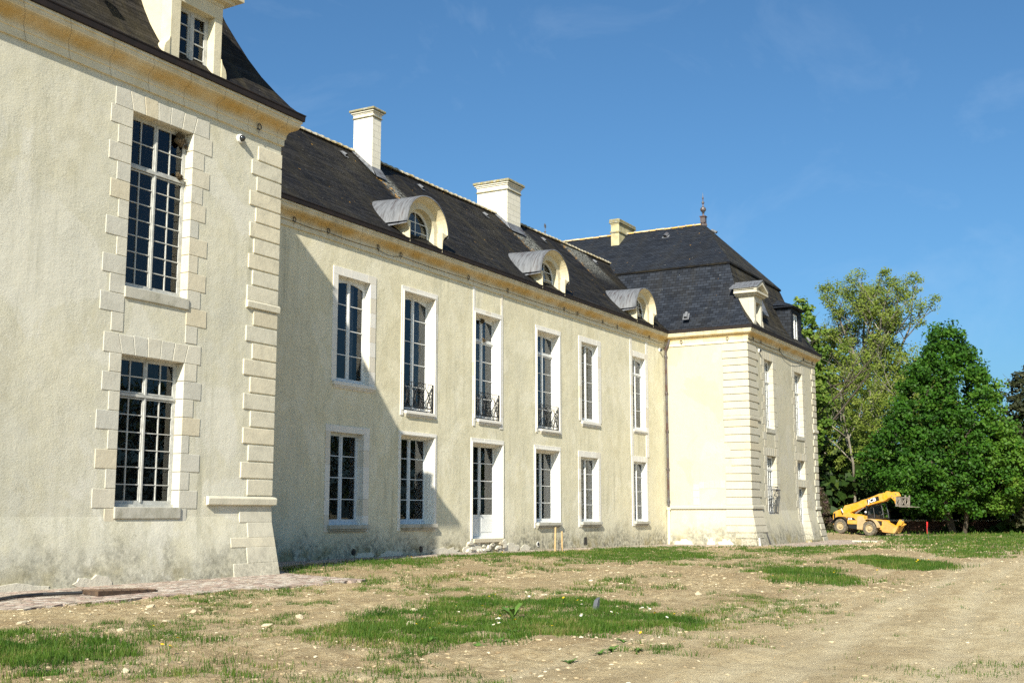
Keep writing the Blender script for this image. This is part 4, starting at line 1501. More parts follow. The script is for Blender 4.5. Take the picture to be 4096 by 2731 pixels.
for c in (14.08, 25.1, 36.2):
    zc = 12.86
    N = 24
    th = [PI * k / N for k in range(N + 1)]
    mb = MB()
    ao, bo, ai, bi = 1.22, 1.06, .93, .80
    y0, y1 = 4.82, 5.16
    # arched stone ring and jambs
    outer = [(c + ao, 12.1)] + [ell(c, zc, ao, bo, t) for t in th] + [(c - ao, 12.1)]
    inner = [(c + ai, 12.1)] + [ell(c, zc, ai, bi, t) for t in th] + [(c - ai, 12.1)]
    for (p, q, r, s) in zip(outer, outer[1:], inner[1:], inner):
        rnd_block(mb)
        mb.hexa([(s[0], y0, s[1]), (p[0], y0, p[1]), (p[0], y1, p[1]), (s[0], y1, s[1])], [(r[0], y0, r[1]), (q[0], y0, q[1]), (q[0], y1, q[1]), (r[0], y1, r[1])])
    # flaring hood moulding
    pr = [(1.0, 4.85, .985), (1.04, 4.74, 1.03), (1.10, 4.62, 1.09), (1.17, 4.56, 1.155), (1.19, 4.50, 1.18), (1.215, 4.50, 1.21), (1.215, 4.9, 1.21)]
    for t0, t1 in zip(th, th[1:]):
        mb.cur = .5 + .4 * math.sin(int(t0 * 2.3) * 5.1)
        for (k0, ya, m0), (k1, yb, m1) in zip(pr, pr[1:]):
            A = [ell(c, zc, ao * k0, bo * m0, t0), ell(c, zc, ao * k0, bo * m0, t1), ell(c, zc, ao * k1, bo * m1, t1), ell(c, zc, ao * k1, bo * m1, t0)]
            mb.face([(A[0][0], ya, A[0][1]), (A[1][0], ya, A[1][1]), (A[2][0], yb, A[2][1]), (A[3][0], yb, A[3][1])])
    # scrolled ends of the hood and the cheeks
    for s in (-1, 1):
        mb.cur = .4
        pts = [(1.15, 12.93), (1.50, 12.88), (1.44, 12.80), (1.32, 12.76), (1.25, 12.66), (1.20, 12.58), (1.15, 12.1)]
        pts = [(c + s * x, z) for x, z in pts]
        mb.prism(pts, lambda q: (q[0], 4.56, q[1]), lambda q: (q[0], 5.5, q[1]))
    d = mb.build('dormer', M['dormer'], CH)
    d['label'] = 'round arched stone dormer with rolled lead roof'
    mb = MB()
    for t0, t1 in zip(th, th[1:]):
        q = []
        for t, y_ in ((t0, 0), (t1, 0), (t1, 1), (t0, 1)):
            if y_ == 0:
                x, z = ell(c, zc, 1.49, 1.295, t)
                q.append((x, 4.47, z))
            else:
                x, z = ell(c, zc, 1.72, 1.40, t)
                z -= .05
                q.append((x, YE + (z - ZE) / .967 + .12, z))
        mid0 = tuple((q[0][i] + q[3][i]) / 2 for i in range(3)); mid1 = tuple((q[1][i] + q[2][i]) / 2 for i in range(3))
        mid0 = (mid0[0] - .03 * math.cos(t0), mid0[1], mid0[2] - .02); mid1 = (mid1[0] - .03 * math.cos(t1), mid1[1], mid1[2] - .02)
        mb.face([q[0], q[1], mid1, mid0]); mb.face([mid0, mid1, q[2], q[3]])
        x, z = ell(c, zc, 1.45, 1.25, t0); x2, z2 = ell(c, zc, 1.45, 1.25, t1)
        mb.face([(x, 4.47, z), (x2, 4.47, z2), q[1], q[0]])
    for s in (-1, 1):
        mb.face([(c + s * 1.49, 4.47, zc), (c + s * 1.72, YE + (zc - .05 - ZE) / .967 + .12, zc - .05), (c + s * 1.75, YE + (zc - .2 - ZE) / .967 + .1, zc - .2), (c + s * 1.52, 4.50, zc - .1)])
    mb.build('lead_roof', M['lead'], d, smooth=True, weld=True)
    # window
    mb = MB()
    yw = 5.10
    for (p, q) in zip(inner, inner[1:]):
        k = .9
        pi_, qi_ = (c + (p[0] - c) * k, 12.1 + (p[1] - 12.1) * (1 - .07 * (p[1] > 12.2))), (c + (q[0] - c) * k, 12.1 + (q[1] - 12.1) * (1 - .07 * (q[1] > 12.2)))
        mb.hexa([(pi_[0], yw, pi_[1]), (p[0], yw, p[1]), (p[0], yw + .06, p[1]), (pi_[0], yw + .06, pi_[1])], [(qi_[0], yw, qi_[1]), (q[0], yw, q[1]), (q[0], yw + .06, q[1]), (qi_[0], yw + .06, qi_[1])])
    for xx in ((0,) if c < 30 else (-.3, 0, .3)):
        mb.box(c + xx - .018, c + xx + .018, yw + .01, yw + .05, 12.1, zc + bi * math.sqrt(max(0, 1 - (xx / ai) ** 2)) - .03)
    for zz in (12.42, 12.78, 13.16):
        hw = ai * math.sqrt(max(0, 1 - max(0, (zz - zc) / bi) ** 2)) - .05
        mb.box(c - hw, c + hw, yw + .012, yw + .048, zz - .016, zz + .016)
    mb.build('window_frame', M['paint'], d)
    mb = MB()
    mb.face([(x, yw + .03, z) for x, z in inner])
    mb.build('pane', M['glass'], d)
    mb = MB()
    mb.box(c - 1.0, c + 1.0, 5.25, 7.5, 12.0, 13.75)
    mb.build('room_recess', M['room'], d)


# ---- pedimented stone dormers on the pavilions
def pediment_dormer(x0, x1, yf, zb, zt, ox0, ox1, oz0, oz1, ovh, rise, zE, depth, mat, win, lab, back=2.6):
    mb = MB()
    th = .34
    rnd_block(mb)
    mb.box(x0, ox0, yf, yf + th, zb, oz1)
    rnd_block(mb)
    mb.box(ox1, x1, yf, yf + th, zb, oz1)
    rnd_block(mb)
    mb.box(x0 - .004, x1 + .004, yf - .004, yf + th, oz1, zt)
    mb.box(ox0, ox1, yf + .02, yf + th, zb, oz0)
    mb.cur = .3
    mb.box(x0, x0 + .2, yf + th, yf + back, zb, zt)
    mb.box(x1 - .2, x1, yf + th, yf + back, zb, zt)
    # consoles at the foot
    for s, xe in ((-1, x0), (1, x1)):
        pts = [(xe, zb + .55), (xe + s * .05, zb + .42), (xe + s * .16, zb + .3), (xe + s * .2, zb + .16), (xe + s * .2, zb - .02), (xe, zb - .02)]
        mb.prism(pts, lambda q: (q[0], yf - .02, q[1]), lambda q: (q[0], yf + .3, q[1]))
    d = mb.build('dormer', mat, CH, bevel=.012)
    d['label'] = lab
    mb = MB()
    xm_ = (x0 + x1) / 2
    hw = (x1 - x0) / 2
    mb.cur = .6
    # horizontal cornice in three steps, returned along the cheeks
    H = .36 * ovh / .4
    for (e, za, zb_) in ((.06, 0, .3), (.55, .3, .62), (1.0, .62, 1.0)):
        mb.box(x0 - ovh * e, x1 + ovh * e, yf - ovh * e * .8, yf + back, zt + H * za, zt + H * zb_)
    zc = zt + H
    # tympanum and raking mouldings
    mb.prism([(x0 - ovh * .3, zc), (x1 + ovh * .3, zc), (xm_, zc + rise * .86)], lambda q: (q[0], yf, q[1]), lambda q: (q[0], yf + back, q[1]))
    for s in (-1, 1):
        xe = xm_ + s * (hw + ovh)
        for (lo, hi, pr_) in ((0.0, .10, .35), (.10, .2, .8)):
            ta = [(xe - s * .02, zc + lo * .3), (xe - s * .02, zc + hi), (xm_, zc + rise + hi * .8), (xm_, zc + rise + lo * .3 - .06)]
            mb.prism(ta, lambda q: (q[0], yf - ovh * pr_, q[1]), lambda q: (q[0], yf + back, q[1]))
    mb.build('pediment', mat, d, bevel=.01)
    mb = MB()
    for s in (-1, 1):
        xe = xm_ + s * (hw + ovh + .05)
        a, b = (xe, zc + .16), (xm_, zc + rise + .21)
        mb.prism([a, (a[0], a[1] + .04), (b[0], b[1] + .04), b], lambda q: (q[0], yf - ovh * .9, q[1]), lambda q: (q[0], yf + back + .25, q[1]))
    mb.build('lead_roof', win[1], d)
    if win[0]:
        mbw = window(ox0, ox1, oz0, oz1, yf + .26, 1, 4, M['paint_old'], parent=d, name='window_frame', room=True, mull=.1)
        mb = MB()
        mb.face([(ox0, yf + .265, oz0), (ox1, yf + .265, oz0), (ox1, yf + .265, oz1), (ox0, yf + .265, oz1)])
        mb.build('pane', M['glass'], d)
    else:
        mb = MB()
        mb.box(ox0 - .1, ox1 + .1, yf + .42, yf + 1.6, oz0 - .1, oz1 + .1)
        mb.build('room_recess', M['room'], d)
    return d


pediment_dormer(-4.53, -2.78, -.34, 12.52, 14.42, -4.21, -3.05, 12.40, 14.07, .42, .72, ZFL + .9, .3, M['dormer'], (True, M['gutter']), 'stone dormer with window and pediment on the near pavilion roof', back=1.57)
pediment_dormer(41.1, 42.6, -.16, 12.25, 14.05, 41.44, 42.3, 12.4, 13.78, .36, .50, ZF + .9, .3, M['quoin_far'], (False, M['lead']), 'small white stone dormer with pediment on the far pavilion roof', back=1.1)

# slate hung dormer
mb = MB()
x0, x1, yf, zb, zt = 49.0, 51.35, -.03, 12.15, 14.72
ox0, ox1, oz0, oz1 = 49.5, 50.65, 12.35, 14.35


def uvbox(x0, x1, y0, y1, z0, z1):
    mb.box(x0, x1, y0, y1, z0, z1)


uvbox(x0, ox0, yf, yf + .25, zb, oz1)
uvbox(ox1, x1, yf, yf + .25, zb, oz1)
uvbox(x0 - .003, x1 + .003, yf - .003, yf + .25, oz1, zt)
uvbox(ox0, ox1, yf + .02, yf + .25, zb, oz0)
uvbox(x0, x0 + .12, yf + .25, yf + 2.4, zb, zt)
uvbox(x1 - .12, x1, yf + .25, yf + 2.4, zb, zt)
dm = mb.build('dormer', M['slate_far'], CH)
dm['label'] = 'slate hung dormer with tall narrow white window'
mb = MB()
e = .28
a = [(x0 - e, yf - e, zt), (x1 + e, yf - e, zt), (x1 + e, yf + 3, zt + .2), (x0 - e, yf + 3, zt + .2)]
xm_ = (x0 + x1) / 2
rr0, rr1 = (xm_, yf + 1.0, zt + .62), (xm_, yf + 3.2, zt + .75)
mb.face([a[0], a[1], rr0], [(a[0][0], 0), (a[1][0], 0), (xm_, 1)])
mb.face([a[1], a[2], rr1, rr0], [(0, 0), (3, 0), (3, 1), (1, 1)])
mb.face([a[3], a[0], rr0, rr1], [(0, 0), (3, 0), (2, 1), (0, 1)])
mb.box(x0 - e + .02, x1 + e - .02, yf - e + .02, yf + 1.2, zt - .07, zt - .004)
mb.build('hipped_roof', M['slate_far'], dm)
window(ox0, ox1, oz0, oz1, yf + .12, 1, 4, M['paint'], parent=dm, name='window_frame', mull=.07)
mb = MB()
mb.face([(ox0, yf + .125, oz0), (ox1, yf + .125, oz0), (ox1, yf + .125, oz1), (ox0, yf + .125, oz1)])
mb.build('pane', M['glass'], dm)
# skylight between the two dormers
mb = MB()
mb.hexa([(44.3, .22, 13.5), (45.2, .22, 13.5), (45.2, .5, 13.4), (44.3, .5, 13.4)], [(44.3, .62, 14.55), (45.2, .62, 14.55), (45.2, .95, 14.45), (44.3, .95, 14.45)])
o = mb.build('skylight', M['lead'], CH, bevel=.02)

# ---- downpipe in the inner corner
mb = MB()
xp, yp = L_ - .14, D_ - .13
mb.m = 0
mb.tube([(xp + .02, yp - .25, 12.1), (xp + .02, yp - .25, 11.8), (xp, yp - .15, 11.45), (xp - .03, yp, 11.15), (xp, yp, 10.8), (xp, yp, 1.92)], .075, 10)
for z in (10.75, 8.6, 6.4, 4.2, 2.35):
    mb.lathe([(.075, z - .05), (.098, z - .04), (.098, z + .04), (.075, z + .05)], (xp, yp, 0), 10)
mb.m = 1
mb.lathe([(.085, -.4), (.085, 1.82), (.12, 1.86), (.125, 1.98), (.10, 2.0)], (xp, yp, 0), 10)
mb.build('downpipe', [M['copper'], M['pale_pipe']], CH, smooth=False)

# ---- iron rings under the cornice
ring_proto = None
ring_pos = [(x, D_ - .14, ZF + .26, 0) for x in (6.42, 8.28, 11.27, 12.78, 17.81, 21.18, 26.79, 28.26, 31.24, 33.09, 37.49)]
ring_pos += [(L_ - .14, y, ZF + .24, 1) for y in (3.92, 1.12)]
ring_pos += [(x, -.14, ZF + .25, 0) for x in (40.83, 42.26, 45.98, 51.24, 53.3)] + [(-1.05, -.14, ZFL + .22, 0)]
mb = MB()
mb.tube([(.07 * math.cos(2 * PI * k / 12), 0, .08 * math.sin(2 * PI * k / 12)) for k in range(12)], .014, 5, closed=True)
mb.tube([(0, .1, -.03), (0, 0, -.085), (0, .02, -.17)], .014, 4)
ring_proto = mb.build('iron_ring', M['iron'], CH)
for k, (x, y, z, r) in enumerate(ring_pos):
    o = ring_proto if k == 0 else ring_proto.copy()
    if k:
        COL.objects.link(o)
        o.parent = CH
    o.location = (x, y, z)
    o.rotation_euler = (0, .25 * math.sin(k * 2.1), -PI / 2 if r else 0)

# ---- small holes and grilles at the foot of the middle wall
mb = MB()
for (x, z) in ((10.28, .27), (14.59, .26), (24.22, .25)):
    mb = MB()
    mb.m = 1 if x > 20 else 0
    mb.lathe([(.12, -.02), (.12, .015)], (x, D_, z), 14, 'Y')
    mb.m = 0
    mb.lathe([(.085, -.03), (.085, .0)], (x, D_, z), 12, 'Y')
    mb.build('wall_vent', [M['black_plastic'], M['white_plastic']], CH)
mb = MB()
mb.box(29.05, 29.35, D_ - .03, D_ + .02, .12, .48)
mb.build('wall_vent', M['black_plastic'], CH, bevel=.01)


# ---- broken plaster, rubble and stone patches
def blob(mb, cx, cz, w, h, seed, n=22, flat_bottom=True):
    rs = random.Random(seed)
    pts = []
    for k in range(n):
        a = 2 * PI * k / n
        r = 1 + rs.uniform(-.28, .22)
        x, z = math.cos(a) * w / 2 * r, math.sin(a) * h * r
        if flat_bottom and z < 0: z *= .25
        pts.append((cx + x, cz + z))
    return pts


for k, (cx, w, h) in enumerate([(-9.6, 1.0, .07), (-7.7, 1.7, .15), (-5.9, 1.0, .22), (-3.2, .4, .06)]):
    mb = MB()
    mb.prism(blob(mb, cx, .05, w, h, k + 3), lambda q: (q[0], -.205, q[1]), lambda q: (q[0], -.1, q[1]))
    mb.build('broken_plaster', M['fresh_plaster'], CH, bevel=.01)
for k, (cx, w, h) in enumerate([(10.9, 1.2, .22), (12.6, 1.5, .2), (16.4, 2.2, .22), (18.4, 1.8, .42), (21.6, 1.6, .3), (23.0, 1.0, .22)]):
    mb = MB()
    mb.prism(blob(mb, cx, .05, w, h, k + 13), lambda q: (q[0], D_ - .03, q[1]), lambda q: (q[0], D_ + .1, q[1]))
    mb.build('broken_plaster', M['fresh_plaster'], CH, bevel=.01)
for k, (cy, w, h) in enumerate([(3.9, 1.1, .33), (2.35, .45, .38), (1.45, .9, .33)]):
    mb = MB()
    mb.prism(blob(mb, cy, -.1, w, h, k + 23), lambda q: (L_ - .24, q[0], q[1]), lambda q: (L_ + .1, q[0], q[1]))
    mb.build('broken_plaster', M['fresh_plaster'], CH, bevel=.01)
mb = MB()
rs = random.Random(4)
for k in range(26):
    mb.cur = rs.random()
    x = 17.9 + rs.random() * 3.4
    z = .02 + rs.random() * .42
    w, h = rs.uniform(.15, .4), rs.uniform(.08, .15)
    mb.prism(blob(mb, x, z, w, h * .7, k + 50, 9, False), lambda q: (q[0], D_ - .07 - .02 * (k % 4), q[1]), lambda q: (q[0], D_ + .1, q[1]))
mb.box(18.45, 20.95, D_ - .1, D_ + .4, .42, .585)
mb.build('door_footing', M['fresh_plaster'], CH, bevel=.015)
mb = MB()
for (ya, yb, za, zb) in ((3.05, 3.42, 2.95, 3.3), (3.05, 3.42, 2.55, 2.93), (3.05, 3.42, 2.13, 2.53)):
    rnd_block(mb)
    mb.box(L_ - .02, L_ + .1, ya, yb, za, zb)
n = 5
for k in range(n):
    rnd_block(mb, 0, .3)
    ya, yb = 1.5 + (3.05 - 1.5) * k / n, 1.5 + (3.05 - 1.5) * (k + 1) / n
    dz = .2 * (1 - ((k + .5) / n * 2 - 1) ** 2) * 0 + .08 * (k < 3)
    mb.box(L_ - .014, L_ + .1, ya + .004, yb, 3.05, 3.42 + dz)
o = mb.build('blocked_opening', stone('ochre_stone_patch', (0.72, 0.60, 0.36), (0.76, 0.68, 0.5), st=.1, grime=0), CH, bevel=.008)

# ================================================================== small things on and by the building
def security_camera(loc, nrm, lab):
    t = empty('security_camera', loc, lab, 'security camera', 'dome cameras under the cornice', 0)
    ax = 'Y'
    mb = MB()
    mb.lathe([(.10, .02), (.12, .0), (.12, -.05), (.09, -.07)], (0, 0, 0), 16, 'Y')
    mb.build('base', M['white_plastic'], t, smooth=False)
    mb = MB()
    mb.lathe([(.085, -.06), (.088, -.09), (.075, -.13), (.045, -.165), (.004, -.18)], (0, 0, 0), 16, 'Y')
    mb.build('dome', M['dome'], t, smooth=True)
    return t


security_camera((-1.64, 0, 11.34), None, 'white dome security camera on the near pavilion wall beside the tall window')
security_camera((39.3, D_, 11.05), None, 'white dome security camera in the inner corner beside the copper downpipe')
security_camera((42.2, 0, 11.02), None, 'white dome security camera on the far pavilion beside the first window arch')

mb = MB()
pts = []
xs = [0.1, 6.42, 8.28, 11.27, 12.78, 17.81, 21.18, 26.79, 28.26, 31.24, 33.09, 37.49, 39.9]
for a, b in zip(xs, xs[1:]):
    for k in range(8):
        t = k / 8
        sag = (.10 if a in (11.27,) else .03) * 4 * t * (1 - t)
        pts.append((a + (b - a) * t, D_ - .085 - .02 * math.sin(k), ZF + .2 - sag))
mb.tube(pts, .009, 5)
o = mb.build('cable', M['black_plastic'])
tag(o, 'thin dark cable strung along the cornice of the middle range', 'cable')
mb = MB()
pts = []
xs = [40.1, 40.83, 42.26, 45.98, 51.24, 53.3, 54.1]
for a, b in zip(xs, xs[1:]):
    for k in range(8):
        t = k / 8
        sag = (.45 if a == 45.98 else .06) * 4 * t * (1 - t)
        pts.append((a + (b - a) * t, -.10, ZF + .2 - sag))
mb.tube(pts, .015, 5)
o = mb.build('cable', M['black_plastic'])
tag(o, 'dark cable sagging between rings under the far pavilion cornice', 'cable')


def gz(x, y):
    if bool(inpoly(np.array([x]), np.array([y]), PAVE)[0]):
        return 0.06 - 0.17 * float(sstep(x, 8, 48))
    return float(Gfine(np.array([x]), np.array([y]))[0])


# birds' nests in the heads of two windows
nest_m = plain('nest_mud', (.10, .075, .045), .95, .1, var=.2, vscale=12, bump=.6)


def nest(loc, s, seed, lab):
    rs = random.Random(seed)
    mb = MB()
    for k in range(14):
        c = (loc[0] + rs.gauss(0, s * .4), loc[1] + rs.uniform(-.02, .03), loc[2] + rs.gauss(0, s * .3))
        r = s * rs.uniform(.2, .42)
        mb.lathe([(r * .2, -r), (r * .8, -r * .6), (r, 0), (r * .75, r * .6), (r * .2, r)], c, 7)
    for k in range(26):
        a = (loc[0] + rs.gauss(0, s * .5), loc[1] + rs.uniform(-.08, 0), loc[2] - s * .2)
        mb.tube([a, (a[0] + rs.gauss(0, .05), a[1] - rs.random() * .05, a[2] - rs.uniform(.02, .5 * s))], .004, 3)
    o = mb.build('bird_nest', nest_m)
    tag(o, lab, 'bird nest')


nest((-3.5, .17, 10.82), .2, 3, 'dark mud nest in the top corner of the near pavilion window')
nest((-3.55, .17, 9.86), .13, 4, 'straw nest debris lying on the transom of the near pavilion window')
nest((19.62, D_ + .25, 10.0), .16, 5, 'mud nest under the lintel of the middle balcony window')
nest((19.75, D_ + .25, 9.14), .12, 6, 'nest debris on the transom of the middle balcony window')

# sheet of rusty steel lying on the paving
mb = MB()
mb.hexa([(-8.1, -2.85, .07), (-6.5, -2.75, .07), (-6.35, -2.15, .07), (-7.9, -2.2, .07)], [(-8.12, -2.87, .16), (-6.5, -2.75, .10), (-6.35, -2.15, .095), (-7.92, -2.18, .15)])
for k in range(7):
    x = -7.95 + k * .22
    mb.box(x, x + .03, -2.8, -2.2, .15 - k * .007, .17 - k * .008)
o = mb.build('metal_plate', M['rust'])
tag(o, 'rusty ribbed metal plate lying on the brick paving', 'metal plate')
mb = MB()
mb.tube([(-12.5, -3.4, .09), (-11, -2.9, .09), (-9.9, -2.35, .10), (-9.2, -1.95, .10), (-8.6, -1.9, .10), (-8.0, -2.3, .11)], .035, 7)
o = mb.build('hose', M['black_plastic'])
tag(o, 'black hose on the paving running to the rusty plate', 'hose')


def stake(x, y, h, w, tilt, mat, name, lab, cat, group=None, az=0.3):
    z = gz(x, y) - .15
    mb = MB()
    c, s = math.cos(az), math.sin(az)
    tx, ty = tilt
    def q(a, b, hz): return (x + a * c - b * s + tx * hz, y + a * s + b * c + ty * hz, z + hz)
    b4 = [(-w, -w), (w, -w), (w, w), (-w, w)]
    mb.hexa([q(a, b, 0) for a, b in b4], [q(a, b, h + .15 + .02 * a / w) for a, b in b4])
    o = mb.build(name, mat, bevel=.004)
    return tag(o, lab, cat, group)


stake(20.0, 1.95, 1.02, .034, (.05, 0), M['wood'], 'stake', 'taller tilted pine stake in the grass before the glazed door', 'stake', 'wooden stakes by the paving')
stake(21.15, 2.2, .88, .032, (-.02, 0), M['wood'], 'stake', 'shorter upright pine stake in the grass before the glazed door', 'stake', 'wooden stakes by the paving')
mb = MB()
z = gz(20.4, 2.0)
mb.tube([(20.45, 2.0, z - .1), (20.45, 2.0, z + .5)], .018, 6)
mb.tube([(20.3, 1.95, z + .38), (20.75, 2.1, z + .40)], .016, 6)
o = mb.build('steel_pin', M['iron_grey'])
tag(o, 'thin dark steel pin standing between the two pine stakes', 'steel pin')
mb = MB()
mb.tube([(39.6, -.55, gz(39.6, -.55) - .1), (39.6, -.53, .32)], .045, 8)
o = mb.build('plastic_pipe', M['white_plastic'])
tag(o, 'white plastic pipe stub standing at the corner of the far pavilion', 'pipe')
mb = MB()
mb.tube([(42.0, -.45, -.2), (41.75, -.22, .68)], .045, 8)
o = mb.build('plastic_pipe', M['iron_grey'])
tag(o, 'grey plastic pipe leaning on the stained far pavilion quoins', 'pipe')

# red marker in the grass at the far right
mb = MB()
z = gz(60.5, -5.7)
mb.tube([(60.5, -5.7, z - .2), (60.42, -5.68, z + .6), (60.38, -5.66, z + 1.25)], .02, 5)
mt = MB()
tm = empty('marker_stake', (0, 0, 0), 'thin stake with red tape standing in the grass near the telehandler', 'marker stake')
mb.build('pole', M['iron_grey'], tm)
pts = [(0, -5.63, z + 1.28), (0, -5.73, z + 1.25), (0, -5.71, z + 1.0), (0, -5.66, z + .8), (0, -5.665, z + .45), (0, -5.63, z + .48), (0, -5.625, z + .8)]
mt.prism([(p[1], p[2]) for p in pts], lambda q: (60.36, q[0], q[1]), lambda q: (60.40, q[0], q[1]))
mt.build('tape', plain('red_tape', (0.55, 0.02, 0.02), .5), tm)
tm.location = (0, 0, 0)

mb = MB()
z = gz(51.4, -3.4)
mb.hexa([(50.9, -4.35, z - .1), (51.5, -4.3, z - .1), (52.1, -2.7, z - .1), (51.5, -2.7, z - .1)], [(50.9, -4.35, z + .08), (51.5, -4.3, z + .08), (52.1, -2.7, z + .1), (51.5, -2.7, z + .1)])
o = mb.build('slab', M['fresh_plaster'], bevel=.02)
tag(o, 'pale flat stone slab lying on the ground beyond the far pavilion', 'slab')

# ================================================================== loose stones
rock_mat = stone('pale_limestone_rubble', (0.52, 0.44, 0.30), (0.47, 0.385, 0.255), st=.3, bump=.6, grime=0)


def rock_mesh(name, seed, s, mat):
    rs = random.Random(seed)
    me = bpy.data.meshes.new(name)
    import bmesh
    bm = bmesh.new()
    bmesh.ops.create_icosphere(bm, subdivisions=2, radius=1)
    dirs = [Vector((rs.uniform(-1, 1), rs.uniform(-1, 1), rs.uniform(-1, 1))).normalized() for _ in range(9)]
    ds = [rs.uniform(.55, .9) for _ in dirs]
    sc = Vector((rs.uniform(.9, 1.3), rs.uniform(.7, 1.0), rs.uniform(.5, .75)))
    for v in bm.verts:
        for d, k in zip(dirs, ds):
            e = v.co.dot(d) - k
            if e > 0: v.co -= d * e
        v.co = Vector((v.co.x * sc.x, v.co.y * sc.y, v.co.z * sc.z)) * s
    bm.to_mesh(me); bm.free()
    me.materials.append(mat)
    return me


ROCKS = [(-9.79, -6.95), (-11.32, -7.92), (-12.7, -8.51), (-12.68, -9.24), (-12.94, -6.84), (-11.76, -6.73), (-10.59, -6.77), (-15.66, -11.81), (-15.72, -11.02), (-9.47, -5.66), (-7.76, -6.32), (-11.06, -9.59), (-9.96, -9.27),
         (20.92, -3.21), (11.56, -11.16), (12.11, -9.73), (8.9, -9.79), (-2.24, -12.65), (-5.09, -7.08), (-4.88, -8.16), (-7.86, -9.89), (-2.13, -12.59), (-10.08, -11.34)]
protos = [rock_mesh('rock', 30 + k, 1.0, rock_mat) for k in range(5)]
rs = random.Random(11)
for k, (x, y) in enumerate(ROCKS):
    o = bpy.data.objects.new('rock', protos[k % 5])
    COL.objects.link(o)
    s = rs.uniform(.035, .08) if k != len(ROCKS) - 1 else .13
    o.scale = (s, s, s)
    o.rotation_euler = (rs.uniform(-.3, .3), rs.uniform(-.3, .3), rs.uniform(0, 6))
    o.location = (x, y, gz(x, y) + s * .3)
    if k == len(ROCKS) - 1:
        tag(o, 'largest pale rock, lying at the left end of the daisy grass patch', 'rock')
    else:
        tag(o, 'small pale limestone lump lying loose on the bare soil', 'rock', 'loose limestone lumps on the soil')
mb = MB()
x, y = -6.59, -12.51
z = gz(x, y)
mb.hexa([(x - .07, y - .05, z - .05), (x + .06, y - .06, z - .05), (x + .07, y + .02, z - .05), (x - .05, y + .04, z - .05)], [(x + .03, y - .06, z + .21), (x + .11, y - .06, z + .25), (x + .12, y, z + .24), (x + .03, y + .01, z + .2)])
o = mb.build('slate_piece', plain('grey_slate_shard', (.10, .105, .12), .6), bevel=.008)
tag(o, 'dark grey slate shard standing upright in the daisy grass patch', 'slate shard')

# gravel and crumbs of soil: one scattered mass
rg = np.random.default_rng(5)


def gravel(n, xr, yr, smin, smax, power):
    x = rg.uniform(*xr, n); y = rg.uniform(*yr, n)
    keep = (~inpoly(x, y, PAVE)) & (rg.random(n) > .72 * track_mask(x, y)) & (vnoise(x, y, 1.3, 31) + rg.uniform(-.35, .35, n) > -.05)
    x, y = x[keep], y[keep]
    s = smin + (smax - smin) * rg.random(len(x)) ** power
    return x, y, s


gxs, gys, gss = [], [], []
for a in [(30000, (-18, 6), (-19, -3.8), .005, .026, 5), (13000, (0, 40), (-17, 3.5), .01, .045, 5), (2500, (35, 80), (-12, 0), .03, .09, 4)]:
    x, y, s = gravel(*a)
    gxs.append(x); gys.append(y); gss.append(s)
x = np.concatenate(gxs); y = np.concatenate(gys); s = np.concatenate(gss)
z = Gfine(x, y)
k = len(x)
ph = (1 + 5 ** .5) / 2
ico_v = np.array([(-1, ph, 0), (1, ph, 0), (-1, -ph, 0), (1, -ph, 0), (0, -1, ph), (0, 1, ph), (0, -1, -ph), (0, 1, -ph), (ph, 0, -1), (ph, 0, 1), (-ph, 0, -1), (-ph, 0, 1)]) / 1.9
ico_f = np.array([(0, 11, 5), (0, 5, 1), (0, 1, 7), (0, 7, 10), (0, 10, 11), (1, 5, 9), (5, 11, 4), (11, 10, 2), (10, 7, 6), (7, 1, 8), (3, 9, 4), (3, 4, 2), (3, 2, 6), (3, 6, 8), (3, 8, 9), (4, 9, 5), (2, 4, 11), (6, 2, 10), (8, 6, 7), (9, 8, 1)])
jit = 1 + rg.uniform(-.28, .28, (k, 12, 1))
V = ico_v[None] * jit * s[:, None, None] * np.array([1.2, .9, .6])
ang = rg.uniform(0, 2 * PI, k)
ca, sa = np.cos(ang)[:, None], np.sin(ang)[:, None]
VX = V[:, :, 0] * ca * 1.3 - V[:, :, 1] * sa + x[:, None]
VY = V[:, :, 0] * sa * 1.3 + V[:, :, 1] * ca + y[:, None]
VZ = V[:, :, 2] + z[:, None] + s[:, None] * .12
tri = np.stack([VX, VY, VZ], -1)[:, ico_f].reshape(-1, 3)
gm = NT('gravel_and_clods', .95, .1)
gravel_mat = gm.color(gm.ramp(gm.attr('rnd'), [(0.0, (.25, .18, .105)), (.5, (.43, .34, .21)), (.85, (.52, .43, .285)), (1.0, (.62, .55, .41))]))
o = np_mesh('gravel', tri, 3, gravel_mat, attr=np.repeat(rg.random(k), 20))
tag(o, 'loose gravel and soil crumbs scattered over the bare ground', 'gravel', kind='stuff')

# ================================================================== grass
BIG = [(-11.38, -10.45), (-10.05, -10.16), (-8.18, -9.68), (-7.19, -9.69), (-5.03, -9.04), (-5.12, -10.21), (-5.3, -10.92), (-4.38, -11.51), (-4.54, -12.26), (-6.29, -13.7), (-7.12, -14.38), (-8.3, -14.44), (-8.74, -14.43), (-9.55, -14.15), (-10.32, -13.89), (-11.0, -13.7), (-11.38, -13.24), (-11.17, -12.6), (-12.13, -12.47), (-12.01, -11.72)]
G2A = [(6.61, -11.22), (9.68, -10.77), (11.13, -11.13), (7.96, -12.7), (3.47, -14.52), (2.47, -14.37), (2.77, -13.62), (4.44, -12.33)]
G2B = [(18.82, -10.34), (22.25, -10.24), (19.43, -12.24), (13.26, -14.89), (10.76, -14.76), (11.13, -13.87), (14.46, -12.15)]
LEFT = [(-13.62, -6.94), (-13.23, -7.64), (-13.65, -8.81), (-13.76, -9.58), (-14.68, -10.52), (-15.43, -11.01), (-16.6, -10.6), (-16.4, -8.5)]
